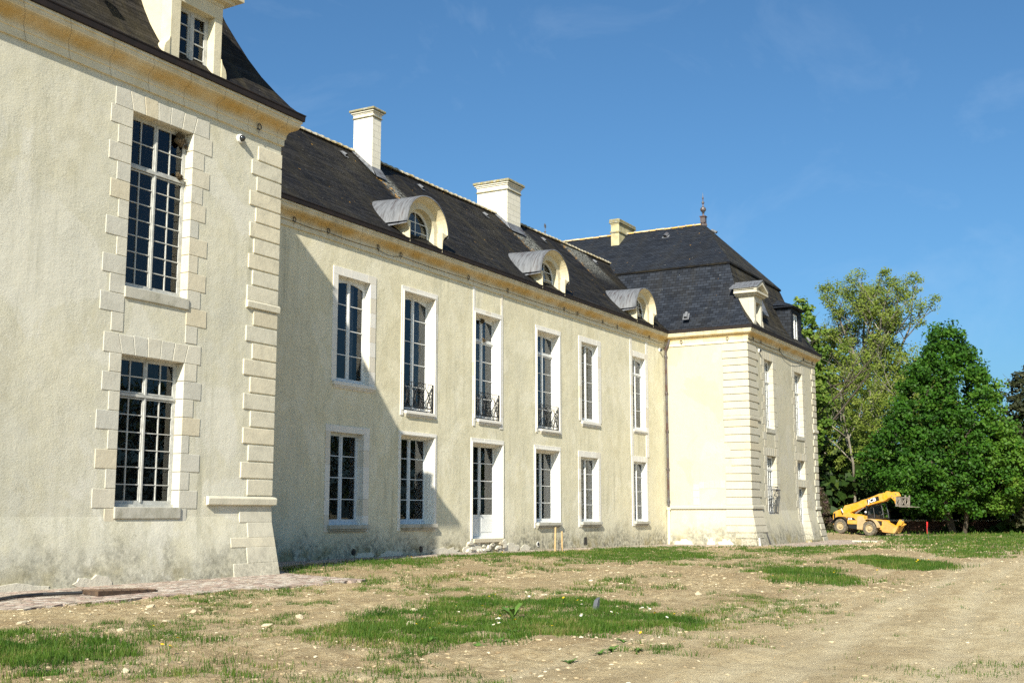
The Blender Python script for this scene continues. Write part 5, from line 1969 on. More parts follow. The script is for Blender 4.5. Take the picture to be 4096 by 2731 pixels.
LEFTB = [(-12.83, -9.22), (-12.15, -9.55), (-12.75, -10.41), (-13.49, -10.97), (-13.53, -10.17)]
MID1 = [(2.26, .81), (4.45, 1.29), (7.41, 2.35), (11.43, 3.58), (12.27, 2.08), (8.24, .2), (5.48, -.52), (2.8, -1.64), (3.13, -.21), (.77, -.86)]
MID2 = [(14.66, 3.2), (19.17, 3.45), (19.1, 1.38), (25.35, 2.37), (30.83, 3.03), (27.11, -.74), (20.47, -5.15), (16.88, -6.09), (11.69, -5.9), (12.25, -4.1), (15.97, -.96), (15.01, .74), (12.89, 1.0)]
MID3 = [(28.48, -3.17), (32.2, -4.08), (36.95, -4.48), (35.11, -6.16), (26.88, -7.92), (22.05, -7.96), (23.45, -6.32)]
MID4 = [(32.78, 2.6), (35.9, 2.4), (34.91, .87), (30.15, -.44), (29.33, 1.02)]
RT = [(73, .52), (78, -1.03), (90, -3), (100, -12), (60, -14.5), (42.98, -13.6), (34.53, -13.89), (29.22, -14.35), (27.45, -13.41), (32.96, -11.12), (46.97, -6.84)]
RT2 = [(28.97, -11.62), (31.98, -12.03), (27.97, -14.33), (23.72, -14.71), (23.96, -13.28)]
BR = [(-11.97, -18.0), (-11.0, -18.3), (-10.6, -18.76), (-10.0, -19.29), (-11.42, -19.4), (-12.19, -18.92), (-12.34, -18.36)]
LOW = [(-14.84, -11.0), (-14.0, -10.92), (-13.66, -11.52), (-14.04, -12.41), (-14.64, -12.74), (-15.17, -12.44), (-15.49, -11.88)]
BEHIND = [(62, 4), (72, 14), (78, 24), (110, 40), (150, 20), (150, -60), (100, -40), (80, -8), (84, 0), (70, 8)]


def patch_points(poly, dens, jag=.5):
    xs_, ys_ = [p[0] for p in poly], [p[1] for p in poly]
    x0, x1, y0, y1 = min(xs_) - jag, max(xs_) + jag, min(ys_) - jag, max(ys_) + jag
    n = int((x1 - x0) * (y1 - y0) * dens)
    x = rg.uniform(x0, x1, n); y = rg.uniform(y0, y1, n)
    fe = .16 * jag / .5
    wx = x + rg.normal(0, 1, n) * fe + jag * 2 * vnoise(x, y, .7, 41) + jag * vnoise(x, y, .25, 42)
    wy = y + rg.normal(0, 1, n) * fe + jag * 2 * vnoise(x, y, .7, 43) + jag * vnoise(x, y, .25, 44)
    k = inpoly(wx, wy, poly) & (vnoise(x, y, .8, 45) * .9 + vnoise(x, y, .3, 46) * .9 + rg.uniform(-.4, .4, n) > -.14) & (~inpoly(x, y, PAVE) | (rg.random(n) < .02))
    return x[k], y[k]


def tuft_points(n, xr, yr, thr, sc, per=24, rad=.07):
    cx = rg.uniform(*xr, n); cy = rg.uniform(*yr, n)
    k = (vnoise(cx, cy, sc, 51) + .5 * vnoise(cx, cy, sc / 3, 52) > thr) & (rg.random(n) > .93 * track_mask(cx, cy)) & ~inpoly(cx, cy, PAVE)
    cx, cy = cx[k], cy[k]
    x = np.repeat(cx, per) + rg.normal(0, rad, len(cx) * per)
    y = np.repeat(cy, per) + rg.normal(0, rad, len(cx) * per)
    return x, y


def blades(x, y, hmin, hmax, w, lean=.55):
    n = len(x)
    z = Gfine(x, y) - .01
    h = hmin + (hmax - hmin) * rg.random(n) * (0.65 + .9 * (vnoise(x, y, .6, 61) + .5))
    a = rg.uniform(0, 2 * PI, n)
    l = h * lean * rg.random(n)
    dx, dy = np.cos(a), np.sin(a)
    b = rg.uniform(0, 2 * PI, n)
    ex, ey = np.cos(b) * w / 2, np.sin(b) * w / 2
    P0 = np.stack([x - ex, y - ey, z], -1)
    P1 = np.stack([x + ex, y + ey, z], -1)
    P2 = np.stack([x + dx * l * .35 + ex * .8, y + dy * l * .35 + ey * .8, z + h * .6], -1)
    P3 = np.stack([x + dx * l, y + dy * l, z + h], -1)
    P4 = np.stack([x + dx * l * .35 - ex * .8, y + dy * l * .35 - ey * .8, z + h * .6], -1)
    q1 = np.stack([P0, P1, P2, P4], 1)
    q2 = np.stack([P4, P2, P3, P3 + np.array([0, 0, .0005])], 1)
    return np.concatenate([q1, q2], 1).reshape(-1, 3)


allb = []
for poly, dens, h0, h1, w, jag in [(BIG, 2600, .025, .10, .009, .6), (LEFT, 2700, .03, .115, .008, .65), (LEFTB, 1300, .03, .09, .008, .6), (LOW, 900, .03, .09, .008, .7), (G2A, 900, .05, .14, .014, .7),
                                   (G2B, 700, .06, .16, .016, .6), (MID1, 420, .04, .12, .013, 1.1), (MID2, 420, .04, .11, .016, 1.2), (MID3, 260, .04, .10, .018, 1.1), (MID4, 260, .03, .08, .018, .8), (RT, 70, .05, .14, .04, 1.8),
                                   (RT2, 260, .04, .11, .02, .8), (BR, 700, .02, .06, .007, .6), (BEHIND, 6, .1, .3, .12, 2)]:
    x, y = patch_points(poly, dens, jag)
    allb.append(blades(x, y, h0, h1, w))
for args, hb, w in [((3800, (-17, -2), (-16.5, -4), .10, 1.3, 20, .06), (.03, .09), .007), ((1100, (-3, 16), (-12, 3), .15, 1.8, 26, .09), (.04, .13), .012),
                    ((900, (10, 40), (-9, 3), .15, 2.5, 26, .14), (.05, .14), .018), ((500, (-14, 6), (-19, -13), .12, 1.2, 18, .05), (.02, .06), .007),
                    ((260, (30, 70), (-12, 0), .05, 3, 30, .25), (.06, .16), .03)]:
    x, y = tuft_points(*args)
    allb.append(blades(x, y, *hb, w, .9))
gb = np.concatenate(allb)
T = NT('meadow_grass', .6, .25)
gcol = T.ramp(T.attr('rnd'), [(0, (.028, .075, .006)), (.45, (.055, .125, .011)), (.85, (.11, .175, .022)), (1, (.26, .22, .085))])
gcol = T.mix(T.ramp(T.noise(.9, 3), [(.4, 0), (.65, .45)]), gcol, (.085, .14, .02))
T.color(gcol)
tr_ = T.node('ShaderNodeBsdfTranslucent')
T.t.links.new(gcol, tr_.inputs['Color'])
ms = T.t.nodes.new('ShaderNodeMixShader')
ms.inputs[0].default_value = .35
T.t.links.new(T.b.outputs[0], ms.inputs[1]); T.t.links.new(tr_.outputs[0], ms.inputs[2])
T.t.links.new(ms.outputs[0], T.out.inputs['Surface'])
n = len(gb) // 8
o = np_mesh('grass', gb, 4, T.mat, attr=np.repeat(np.clip(rg.normal(.45, .22, n) + .8 * vnoise(gb[::8, 0], gb[::8, 1], .35, 71) + .6 * vnoise(gb[::8, 0], gb[::8, 1], 1.2, 72), 0, 1), 2))
tag(o, 'patchy green grass growing through the bare soil', 'grass', kind='stuff')

# broad-leaved weeds in the near grass
LEAFY = [(-8.08, -11.85), (-11.21, -13.43), (-9.27, -12.78), (-8.84, -12.83), (-11.63, -12.68), (-11.09, -12.71), (-11.78, -13.46), (-11.91, -15.11), (-12.35, -14.97), (-11.76, -15.52), (-10.93, -14.97), (-11.91, -15.26), (-10.4, -13.2), (-9.9, -12.9)]
wm = NT('weed_leaf', .55, .3)
weed_mat = wm.color(wm.mix(wm.noise(6, 3), (.06, .13, .02), (.11, .19, .035)))
for k, (x, y) in enumerate(LEAFY):
    rs = random.Random(k)
    mb = MB()
    big = k in (0,)
    for q in range(9 if big else 12):
        a = q * 2.4 + rs.random()
        l = rs.uniform(.16, .24) if big else rs.uniform(.06, .13)
        up = rs.uniform(.5, 1.0) if big else rs.uniform(.1, .5)
        d = Vector((math.cos(a), math.sin(a), 0)); sd_ = Vector((-math.sin(a), math.cos(a), 0))
        p = [Vector((0, 0, 0)) + d * l * t + Vector((0, 0, l * up * math.sin(t * 2.0))) for t in (0, .4, .75, 1)]
        wd = [.004, l * .2, l * .18, .002]
        for i in range(3):
            mb.face([p[i] - sd_ * wd[i], p[i] + sd_ * wd[i], p[i + 1] + sd_ * wd[i + 1], p[i + 1] - sd_ * wd[i + 1]])
    o = mb.build('weed', weed_mat)
    o.location = (x, y, gz(x, y))
    if big:
        tag(o, 'tall broad leaved dock plant in the daisy grass patch', 'weed')
    else:
        tag(o, 'low rosette of broad green leaves among the short grass', 'weed', 'broad leaved weeds in the near grass')

# daisies and dandelions
DAISY = [(-4.74, -9.25), (-5.3, -9.64), (-4.5, -10.1), (-5.0, -10.41), (-4.63, -10.26), (-5.3, -10.64), (-4.95, -10.5), (-5.43, -10.78), (-5.09, -10.63), (-5.47, -10.71), (-5.34, -10.95), (-4.8, -10.76), (-5.32, -10.99), (-5.64, -11.28), (-6.37, -11.56), (-7.75, -10.57), (-8.39, -10.9), (-8.3, -11.01), (-6.62, -10.25), (-9.32, -12.31), (-9.94, -12.71), (-9.77, -12.58), (-9.89, -12.59), (-9.27, -12.3), (-10.5, -12.29), (-10.52, -12.33), (-5.44, -11.64), (-5.82, -11.87), (-6.38, -12.19), (-6.51, -12.27), (-8.16, -13.03), (-8.15, -13.06), (-7.41, -13.03), (-7.48, -13.18), (-7.68, -13.36), (-6.05, -13.09), (-6.31, -13.25), (-6.59, -13.35), (-6.43, -13.34), (-6.82, -13.52), (-6.66, -13.52), (-7.05, -13.67), (-7.09, -13.61), (-8.02, -14.28), (-7.21, -14.2), (-6.5, -12.91)]
DAND = [(-5.1, -9.68), (-5.12, -9.81), (-7.5, -10.95), (-5.78, -11.59), (-5.87, -11.91), (-9.26, -12.32), (-9.48, -12.73), (-10.66, -11.78), (-10.24, -11.61), (-11.19, -12.43), (-10.43, -12.06), (-10.65, -13.87), (-7.2, -13.85), (-6.9, -14.32), (-6.85, -14.02), (-9.95, -14.81), (9.68, 2.18), (9.86, 2.43), (14.84, 1.58), (16.61, -.18), (-13.8, -8.62), (-12.85, -9.2), (-13.73, -10.53), (-14.12, -10.69), (-14.39, -11.04), (-14.37, -11.08), (9.13, -11.23), (9.79, -11.36), (6.69, -12.98), (6.88, -12.9), (15.97, -13.35), (15.36, -13.59), (16.44, -13.5), (15.62, -13.73), (8.34, -13.71), (15.53, -12.55), (14.25, -13.54), (20.41, -4.85), (3.1, -12.41)]
stem_m = plain('flower_stem', (.09, .16, .03), .6)
white_m = plain('daisy_petals', (.80, .80, .78), .7, var=.02)
yel_m = plain('dandelion_yellow', (.72, .48, .01), .7, var=.05)


def flower(r, h, petal, centre):
    mb = MB()
    mb.m = 0
    mb.tube([(0, 0, 0), (.005, 0, h)], .003, 4)
    mb.m = 1
    n = 12
    for k in range(n):
        a, b = 2 * PI * k / n, 2 * PI * (k + .85) / n
        mb.face([(.25 * r * math.cos(a), .25 * r * math.sin(a), h), (r * math.cos(a), r * math.sin(a), h + r * .15), (r * math.cos(b), r * math.sin(b), h + r * .15), (.25 * r * math.cos(b), .25 * r * math.sin(b), h)])
    mb.m = 2
    mb.lathe([(.38 * r, h), (.3 * r, h + .25 * r), (.05 * r, h + .34 * r)], (0, 0, 0), 8)
    return mb, [stem_m, petal, centre]


mb, ml = flower(.019, .13, white_m, yel_m)
daisy0 = mb.build('daisy', ml)
mb, ml = flower(.024, .12, yel_m, yel_m)
dand0 = mb.build('dandelion', ml)
rs = random.Random(3)
for proto, spots, lab, cat, grp in ((daisy0, DAISY, 'white daisy flower in the near grass patch', 'daisy', 'daisies in the near grass patch'),
                                    (dand0, DAND, 'yellow dandelion flower standing in the grass', 'dandelion', 'dandelions in the grass')):
    for k, (x, y) in enumerate(spots):
        o = proto if k == 0 else proto.copy()
        if k: COL.objects.link(o)
        s = rs.uniform(.85, 1.15) * (1.25 if x > 0 else 1)
        o.scale = (s, s, s)
        o.location = (x, y, gz(x, y))
        o.rotation_euler = (rs.uniform(-.5, .1), rs.uniform(-.6, .0), rs.uniform(0, 6))
        tag(o, lab, cat, grp)

# ================================================================== trees


def bark(name, c1, c2):
    T = NT(name, .9, .15)
    n = T.noise(1.1, 5, .65, T.map((1, 1, .35)))
    T.bump(T.noise(4, 5, .7, T.map((1, 1, .2))), .6, .05)
    return T.color(T.ramp(n, [(.4, c1), (.6, c2)]))


def leafm(name, stops, transl=.3):
    T = NT(name, .55, .2)
    col = T.ramp(T.attr('rnd'), stops)
    T.color(col)
    tr = T.node('ShaderNodeBsdfTranslucent')
    T.t.links.new(col, tr.inputs['Color'])
    ms = T.t.nodes.new('ShaderNodeMixShader')
    ms.inputs[0].default_value = transl
    T.t.links.new(T.b.outputs[0], ms.inputs[1]); T.t.links.new(tr.outputs[0], ms.inputs[2])
    T.t.links.new(ms.outputs[0], T.out.inputs['Surface'])
    return T.mat


BARK_PALE = bark('pale_plane_bark', (.12, .105, .08), (.28, .26, .21))
BARK_DARK = bark('dark_bark', (.055, .045, .033), (.10, .085, .065))
LF_LIME = leafm('deep_green_leaf', [(0, (.012, .045, .004)), (.45, (.036, .105, .008)), (.8, (.085, .165, .015)), (1, (.15, .20, .03))], .22)
LF_PLANE = leafm('yellow_green_leaf', [(0, (.075, .125, .013)), (.5, (.14, .19, .026)), (1, (.235, .27, .058))])
LF_MID = leafm('mid_green_leaf', [(0, (.045, .10, .012)), (.5, (.10, .17, .022)), (1, (.19, .24, .045))])
LF_DARK = leafm('dark_conifer_leaf', [(0, (.012, .018, .007)), (.5, (.028, .034, .012)), (1, (.055, .05, .018))], .1)
LF_LILAC = leafm('purple_brown_leaf', [(0, (.035, .045, .015)), (.6, (.075, .06, .03)), (1, (.17, .08, .12))])


def leaf_quads(c, rad, per, size, flat=.75, turn=.95):
    """c: (n,3) clump centres, rad: (n,) radii -> quads scattered through every clump"""
    n = len(c)
    m = n * per
    d = rg.normal(size=(m, 3))
    d /= np.linalg.norm(d, axis=1)[:, None]
    r = rg.random(m) ** .45
    p = np.repeat(c, per, 0) + d * (r * np.repeat(rad, per))[:, None] * np.array([1, 1, flat])
    # leaf blades turn towards the light and the open sky
    nn_ = rg.normal(size=(m, 3)) * .75 - np.array(LIGHT)[None] * turn + np.array([0, 0, .25])[None] + d * .35
    nn_ /= np.linalg.norm(nn_, axis=1)[:, None]
    u = np.cross(nn_, rg.normal(size=(m, 3)))
    u /= np.linalg.norm(u, axis=1)[:, None] + 1e-9
    v = np.cross(nn_, u)
    s = size * rg.uniform(.6, 1.3, m)[:, None]
    q = np.stack([p - u * s * .5, p + v * s * .38, p + u * s * .5, p - v * s * .38], 1)
    return q.reshape(-1, 3), m


def branches(base, height, r0, spread, levels, seed, fork=3, lean=(0, 0), bare=.3, up=.35):
    """returns limb paths with radii, and the twig tips"""
    rs = random.Random(seed)
    limbs, tips = [], []

    def grow(p, d, length, r, lev):
        n = 6
        path, rad = [p.copy()], [r]
        cur = p.copy(); dd = d.copy()
        for i in range(n):
            dd = (dd + Vector((rs.gauss(0, .10), rs.gauss(0, .10), rs.gauss(0.04, .05)))).normalized()
            cur = cur + dd * length / n
            path.append(cur.copy()); rad.append(r * (1 - .6 * (i + 1) / n))
            if lev < levels and i >= (n * bare if lev == 0 else 1):
                for q in range(fork if lev == 0 else rs.choice((1, 2))):
                    a = rs.uniform(0, 2 * PI)
                    side = Vector((math.cos(a), math.sin(a), rs.uniform(-.1, up)))
                    nd = (dd * (.55 if lev == 0 else .5) + side * spread).normalized()
                    grow(cur, nd, length * rs.uniform(.38, .58) * (1.15 - .35 * i / n if lev == 0 else 1), rad[-1] * .62, lev + 1)
        limbs.append((path, rad, lev))
        if lev >= levels - 1:
            tips.extend(path[2:])
        tips.append(cur.copy())
    d0 = Vector((lean[0], lean[1], 1)).normalized()
    grow(Vector(base), d0, height, r0, 0)
    return limbs, tips


def tree(name, label, base, height, limbs, tips_rad, clumps, per, size, barkm, leafmat, group, turn=.95, cat='tree', bias=0.0):
    t = empty(name, base, label, cat, group)
    B = Vector(base)
    mb = MB()
    for path, rad, lev in limbs:
        mb.tube([p - B for p in path], [max(r, .012) for r in rad], 7 if lev == 0 else 4, cap=False)
    mb.build('trunk', barkm, t, smooth=True)
    c = np.array([tuple(p) for p in clumps]) - np.array(base)[None]
    q, m = leaf_quads(c, np.asarray(tips_rad), per, size, turn=turn)
    # one tone per clump with some scatter, so the crown reads as lighter and darker boughs
    tone = np.repeat(rg.random(len(c)), per) * .6 + rg.random(m) * .4
    if bias:                         # one side of the crown is in younger, yellower leaf
        tone = tone * .7 + np.repeat(np.clip((c[:, 0] * .49 - c[:, 1] * .87 - c[:, 2] * .25) / 9 + .35, 0, 1), per) * bias
    np_mesh('crown', q, 4, leafmat, t, attr=np.clip(tone, 0, 1))
    return t


def shell_clumps(cx, cy, z0, z1, prof, n, seed, inner=.25):
    """clump centres through a crown; prof(t) is the radius at relative height t"""
    rs = np.random.default_rng(seed)
    out = []
    while len(out) < n:
        t = rs.random()
        r = prof(t)
        if rs.random() > (r / 7.5) ** 1.3 + .12: continue
        a = rs.uniform(0, 2 * PI)
        k = 1 - inner * rs.random() ** 1.2 if rs.random() < .75 else rs.random() ** .5
        lump = 1 + .10 * math.sin(3 * a + 5 * t) + .07 * math.sin(5 * a - 9 * t + 1) + rs.normal(0, .05)
        out.append((cx + math.cos(a) * r * k * lump, cy + math.sin(a) * r * k * lump, z0 + (z1 - z0) * t + rs.normal(0, .25)))
    return np.array(out)


def lime_prof(t):
    if t < .18: return 4.2 + 2.6 * (t / .18)
    return 6.9 * max(0.02, (1 - ((t - .18) / .86)) ** .68)


# the round-shouldered lime tree
bx, by = 87.9, -3.0
cl = shell_clumps(bx, by, 1.8, 18.4, lime_prof, 860, 3)
limbs, tips = branches((bx, by, -.4), 15, .36, .8, 2, 8, fork=3, bare=.2)
limbs2, _ = branches((bx - 1.2, by - 1.0, -.4), 9, .22, .8, 1, 9, fork=2, bare=.3, lean=(-.1, -.25))
limbs = [l for l in limbs if all(math.hypot(p.x - bx, p.y - by) < .8 * lime_prof(min(1, max(0, (p.z - 1.8) / 16.6))) and p.z < 17 for p in l[0]) or l[2] == 0]
limbs2 = [l for l in limbs2 if max(math.hypot(p.x - bx, p.y - by) for p in l[0]) < 5.5]
tree('lime_tree', 'dense deep green lime tree with a pointed crown beyond the telehandler', (bx, by, -.4), 19, limbs + limbs2, np.random.default_rng(1).uniform(.4, 1.1, len(cl)), cl, 78, .28, BARK_DARK, LF_LIME, 'trees at the end of the park', turn=.55, bias=.45)

# the tall plane with an open top
bx, by = 106.1, 6.2
limbs, tips = branches((bx, by, -.4), 20.5, .62, .62, 3, 21, fork=3, bare=.35, up=.8)
limbs = [l for l in limbs if max(p.z for p in l[0]) < 27.2 and max(math.hypot(p.x - bx, p.y - by) for p in l[0]) < 6.4]
tips = np.array([tuple(p) for p in tips])
rr_ = np.random.default_rng(2)
hi = tips[(tips[:, 2] > 17) & (tips[:, 2] < 27.4) & (np.hypot(tips[:, 0] - bx, tips[:, 1] - by) < 6.4)]
hi = hi[rr_.random(len(hi)) < min(1, 620 / max(1, len(hi)))]
lo = shell_clumps(bx, by, 1.5, 20, lambda t: 7.0 * math.sin(PI * (.12 + .80 * t)) ** .6, 900, 6, inner=.8)
c = np.concatenate([hi, lo])
tree('plane_tree', 'tall pale plane tree with thin yellow green leaves and an open top', (bx, by, -.4), 28, limbs, np.concatenate([rr_.uniform(.45, .95, len(hi)), rr_.uniform(.7, 1.5, len(lo))]), c, 40, .20, BARK_PALE, LF_PLANE, 'trees at the end of the park')


def round_tree(name, label, base, h, r, seed, lf, bk, n=260, per=70, size=.36, low=.15, trunk=.3, group='trees at the end of the park', power=.6):
    limbs, tips = branches(base, h * .72, trunk, .8, 2, seed, fork=2, bare=.25)
    c = shell_clumps(base[0], base[1], base[2] + h * low, base[2] + h * .97, lambda t: r * max(.05, math.sin(PI * (.10 + .86 * t))) ** power, n, seed + 1, inner=.4)
    tree(name, label, base, h, limbs, np.random.default_rng(seed).uniform(.7, 1.35, n) * r / 6, c, per, size, bk, lf, group)


round_tree('maple_tree', 'mid green tree rising just behind the far pavilion roof', (85.3, 9.9, -.3), 22.4, 3.3, 41, LF_MID, BARK_DARK, n=230, per=60, low=.3)
round_tree('plane_tree', 'slim pale trunked plane standing just left of the tall plane', (92.3, 6.6, -.4), 19.5, 3.2, 61, LF_PLANE, BARK_PALE, n=110, per=46, size=.2, low=.34, trunk=.17)
round_tree('plane_tree', 'slim pale trunked plane between the telehandler boom and the lime tree', (95.5, 4.2, -.4), 18, 3.0, 62, LF_PLANE, BARK_PALE, n=90, per=46, size=.2, low=.38, trunk=.16)
round_tree('beech_tree', 'broad yellow green tree between the pavilion and the plane tree', (112, 15.5, -.3), 24, 7.5, 43, LF_PLANE, BARK_PALE, n=330, per=60, size=.42, low=.05)
round_tree('ash_tree', 'yellow green tree filling the gap left of the lime tree', (112, 4.0, -.3), 19.5, 6.2, 44, LF_PLANE, BARK_PALE, n=260, per=60, size=.42, low=.05)
round_tree('oak_tree', 'shaded green tree low behind the lilac shrub', (101, 13.0, -.3), 15, 5.8, 46, LF_MID, BARK_PALE, n=220, per=60, size=.36, low=.08, trunk=.5)
round_tree('yew_tree', 'dark brownish yew at the right edge beside the lime tree', (93.0, -9.6, -.5), 15.6, 4.2, 47, LF_DARK, BARK_DARK, n=300, per=80, size=.30, low=.02, power=.8)
round_tree('cedar_tree', 'dark conifer at the far right edge behind the yew', (98, -15.0, -.5), 16.5, 5.2, 48, LF_DARK, BARK_DARK, n=300, per=70, size=.34, low=.02, power=.9)


def shrub(base, h, r, lf, lab, name, seed):
    n = 90
    rs = np.random.default_rng(seed)
    c = shell_clumps(base[0], base[1], base[2] + .2, base[2] + h, lambda t: r * max(.1, math.cos(PI * .46 * t)) ** .6, n, seed, inner=.5)
    limbs, _ = branches(base, h * .6, .06, .9, 1, seed, fork=3, bare=.1)
    tree(name, lab, base, h, limbs, rs.uniform(.25, .5, n), c, 90, .13, BARK_DARK, lf, None, cat='shrub')


shrub((84.5, 8.4, -.1), 4.1, 1.6, LF_LILAC, 'purplish flowering shrub beside the corner of the far pavilion', 'lilac_shrub', 5)

# the wood behind: one dark mass of foliage that closes the view
n = 1500
rs = np.random.default_rng(77)
ang = rs.uniform(-22, 24, n)
dist = rs.uniform(118, 150, n)
a = YAW - np.radians(16) + np.radians(ang)
c = np.stack([CAM[0] + dist * np.cos(a), CAM[1] + dist * np.sin(a), -.5 + rs.random(n) ** 1.1 * (8.5 + 3.0 * np.sin(ang * .5))], -1)
n2 = 900
c2 = np.stack([rs.uniform(-10, 260, n2), -95 - rs.random(n2) * 12, -.5 + rs.random(n2) ** .8 * 19], -1)
c = np.concatenate([c, c2])
n += n2
q, m = leaf_quads(c, np.concatenate([rs.uniform(1.2, 2.4, n - n2), rs.uniform(2.6, 4.0, n2)]), 40, 1.0)
o = np_mesh('woods', q, 4, leafm('wood_leaf', [(0, (.012, .030, .006)), (.6, (.026, .055, .009)), (1, (.055, .085, .015))], .2), attr=rs.random(m))
tag(o, 'dark wood closing the view behind the park trees', 'woods', kind='stuff')

# low wall under the trees
mb = MB()
wa, wb = Vector((92.6, 4.5)), Vector((104, -22))
d = (wb - wa).normalized(); nn = Vector((d.y, -d.x))
ln = (wb - wa).length
k = 16
for i in range(k):
    rnd_block(mb)
    p, q = wa + d * ln * i / k, wa + d * (ln * (i + 1) / k - .01)
    w = .2
    mb.hexa([(*(p - nn * w), -.7), (*(q - nn * w), -.7), (*(q + nn * w), -.7), (*(p + nn * w), -.7)], [(*(p - nn * w), .95), (*(q - nn * w), .95), (*(q + nn * w), .95), (*(p + nn * w), .95)])
lw = empty('garden_wall', (0, 0, 0), 'low dark brick garden wall with pale coping under the trees', 'wall')
mb.build('brick_wall', plain('dark_old_brick', (.13, .075, .055), .9, .1, var=.15, vscale=3), lw)
mb = MB()
for i in range(k):
    rnd_block(mb)
    p, q = wa + d * ln * i / k, wa + d * (ln * (i + 1) / k - .02)
    w = .28
    mb.hexa([(*(p - nn * w), .954), (*(q - nn * w), .954), (*(q + nn * w), .954), (*(p + nn * w), .954)], [(*(p - nn * w), 1.1), (*(q - nn * w), 1.1), (*(q + nn * w), 1.1), (*(p + nn * w), 1.1)])
mb.build('coping', M['quoin'], lw, bevel=.03)

# ================================================================== telehandler
TH = empty('telehandler', (78.79, 4.27, 0.0), 'dusty yellow telehandler with raised boom and pallet forks', 'telehandler')
TH.rotation_euler = (0, .066, -PI / 2 - .314)
ym = NT('dusty_yellow_machine_paint', .5, .4)
yc = ym.mix(ym.ramp(ym.noise(2.2, 5, .7), [(.42, 0.0), (.66, .55)]), (.68, .315, .012), (.56, .39, .17))
yc = ym.mix(ym.m('MULTIPLY', ym.m('SUBTRACT', 1.0, smooth01(ym, ym.m('ADD', ym.pos('Z'), ym.m('MULTIPLY', ym.noise(3.0, 4), .8)), .7, 1.5)), .6), yc, (.50, .38, .22))
YEL = ym.color(yc)
DUSTY = plain('dust_covered_paint', (.50, .37, .20), .85, .15, 0, .12, 2.5)
TYRE = NT('dusty_rubber', .9, .15)
tyre_mat = TYRE.color(TYRE.ramp(TYRE.noise(6, 4), [(.4, (.10, .085, .065)), (.65, (.20, .17, .13))]))
RIM = plain('dusty_yellow_rim', (.46, .36, .21), .7, .3, 0, .12, 5)
BLK = M['black_plastic']
GREYM = plain('worn_grey_steel', (.30, .26, .22), .7, .35, .2, .2, 6)
NEAR = -1.08                     # lateral position of the side that faces the camera


def J(X, Y, yl=NEAR):
    dx = ((X - 515) * .00407 - (yl - NEAR) * .54) / .891
    return (dx, (1050 - Y) * .00407 + dx * .066)


def extr(mb, pts, ya, yb, yref=None):
    q = [J(X, Y, yref if yref is not None else ya) for X, Y in pts]
    mb.prism(q, lambda p: (p[0], ya, p[1]), lambda p: (p[0], yb, p[1]))


def poly_obj(name, pts, ya, yb, mat, parent, bev=.02, yref=None):
    mb = MB()
    extr(mb, pts, ya, yb, yref)
    return mb.build(name, mat, parent, bevel=bev)


# chassis and counterweight
body = poly_obj('body', [(355, 690), (365, 615), (410, 588), (500, 552), (560, 600), (720, 625), (720, 700), (1000, 745), (1250, 760), (1370, 780), (1400, 860), (1380, 980), (1280, 940), (700, 930), (600, 760), (480, 715), (400, 760), (390, 880), (362, 880)], -.55, .75, YEL, TH, .03, -.55)
mb = MB()
extr(mb, [(370, 640), (402, 628), (405, 735), (380, 745)], -.60, -.54, -.6)
mb.build('rear_grille', BLK, TH)
# engine pod on the near side
poly_obj('engine_cover', [(638, 680), (700, 645), (880, 655), (1000, 690), (1002, 750), (1045, 800), (990, 860), (975, 975), (870, 965), (862, 860), (665, 855), (663, 760), (640, 715)], -1.12, -.5, YEL, TH, .03, -1.12)
poly_obj('dusty_panel', [(868, 715), (900, 690), (985, 690), (1000, 745), (1045, 800), (992, 860), (972, 973), (868, 955)], -1.135, -1.0, DUSTY, TH, .02, -1.12)
poly_obj('fuel_tank', [(680, 862), (866, 870), (866, 962), (695, 940)], -1.1, -.5, BLK, TH, .03, -1.12)
dec = poly_obj('side_decal', [(664, 712), (790, 722), (852, 775), (672, 770)], -1.126, -1.11, BLK, TH, 0, -1.12)
# boom
boom = poly_obj('boom', [(548, 640), (560, 560), (600, 470), (690, 452), (880, 402), (960, 362), (1060, 340), (1312, 235), (1390, 228), (1424, 385), (1370, 398), (1085, 472), (720, 622)], -.28, .28, YEL, TH, .025, -.28)
poly_obj('boom_hose_cover', [(700, 445), (960, 352), (1060, 322), (1380, 205), (1390, 225), (1064, 336), (962, 362), (710, 455)], -.2, .2, BLK, TH, .01, -.28)
bd = poly_obj('boom_decal', [(1062, 355), (1300, 285), (1318, 372), (1085, 445)], -.292, -.28, BLK, TH, 0, -.28)
poly_obj('boom_collar', [(1385, 222), (1412, 215), (1445, 365), (1405, 395)], -.32, .32, YEL, TH, .02, -.28)
head = poly_obj('boom_head', [(1412, 222), (1440, 190), (1465, 183), (1522, 218), (1590, 200), (1650, 208), (1695, 290), (1650, 300), (1650, 395), (1612, 392), (1535, 312), (1482, 330), (1452, 362), (1425, 345)], -.22, .22, YEL, TH, .025, -.28)
mb = MB()
for X, Y in ((1560, 285), (1635, 240), (1600, 320)):
    x, z = J(X, Y, -.28)
    mb.lathe([(.05, -.25), (.05, .25)], (x, 0, z), 10, 'Y')
mb.build('pins', GREYM, head)
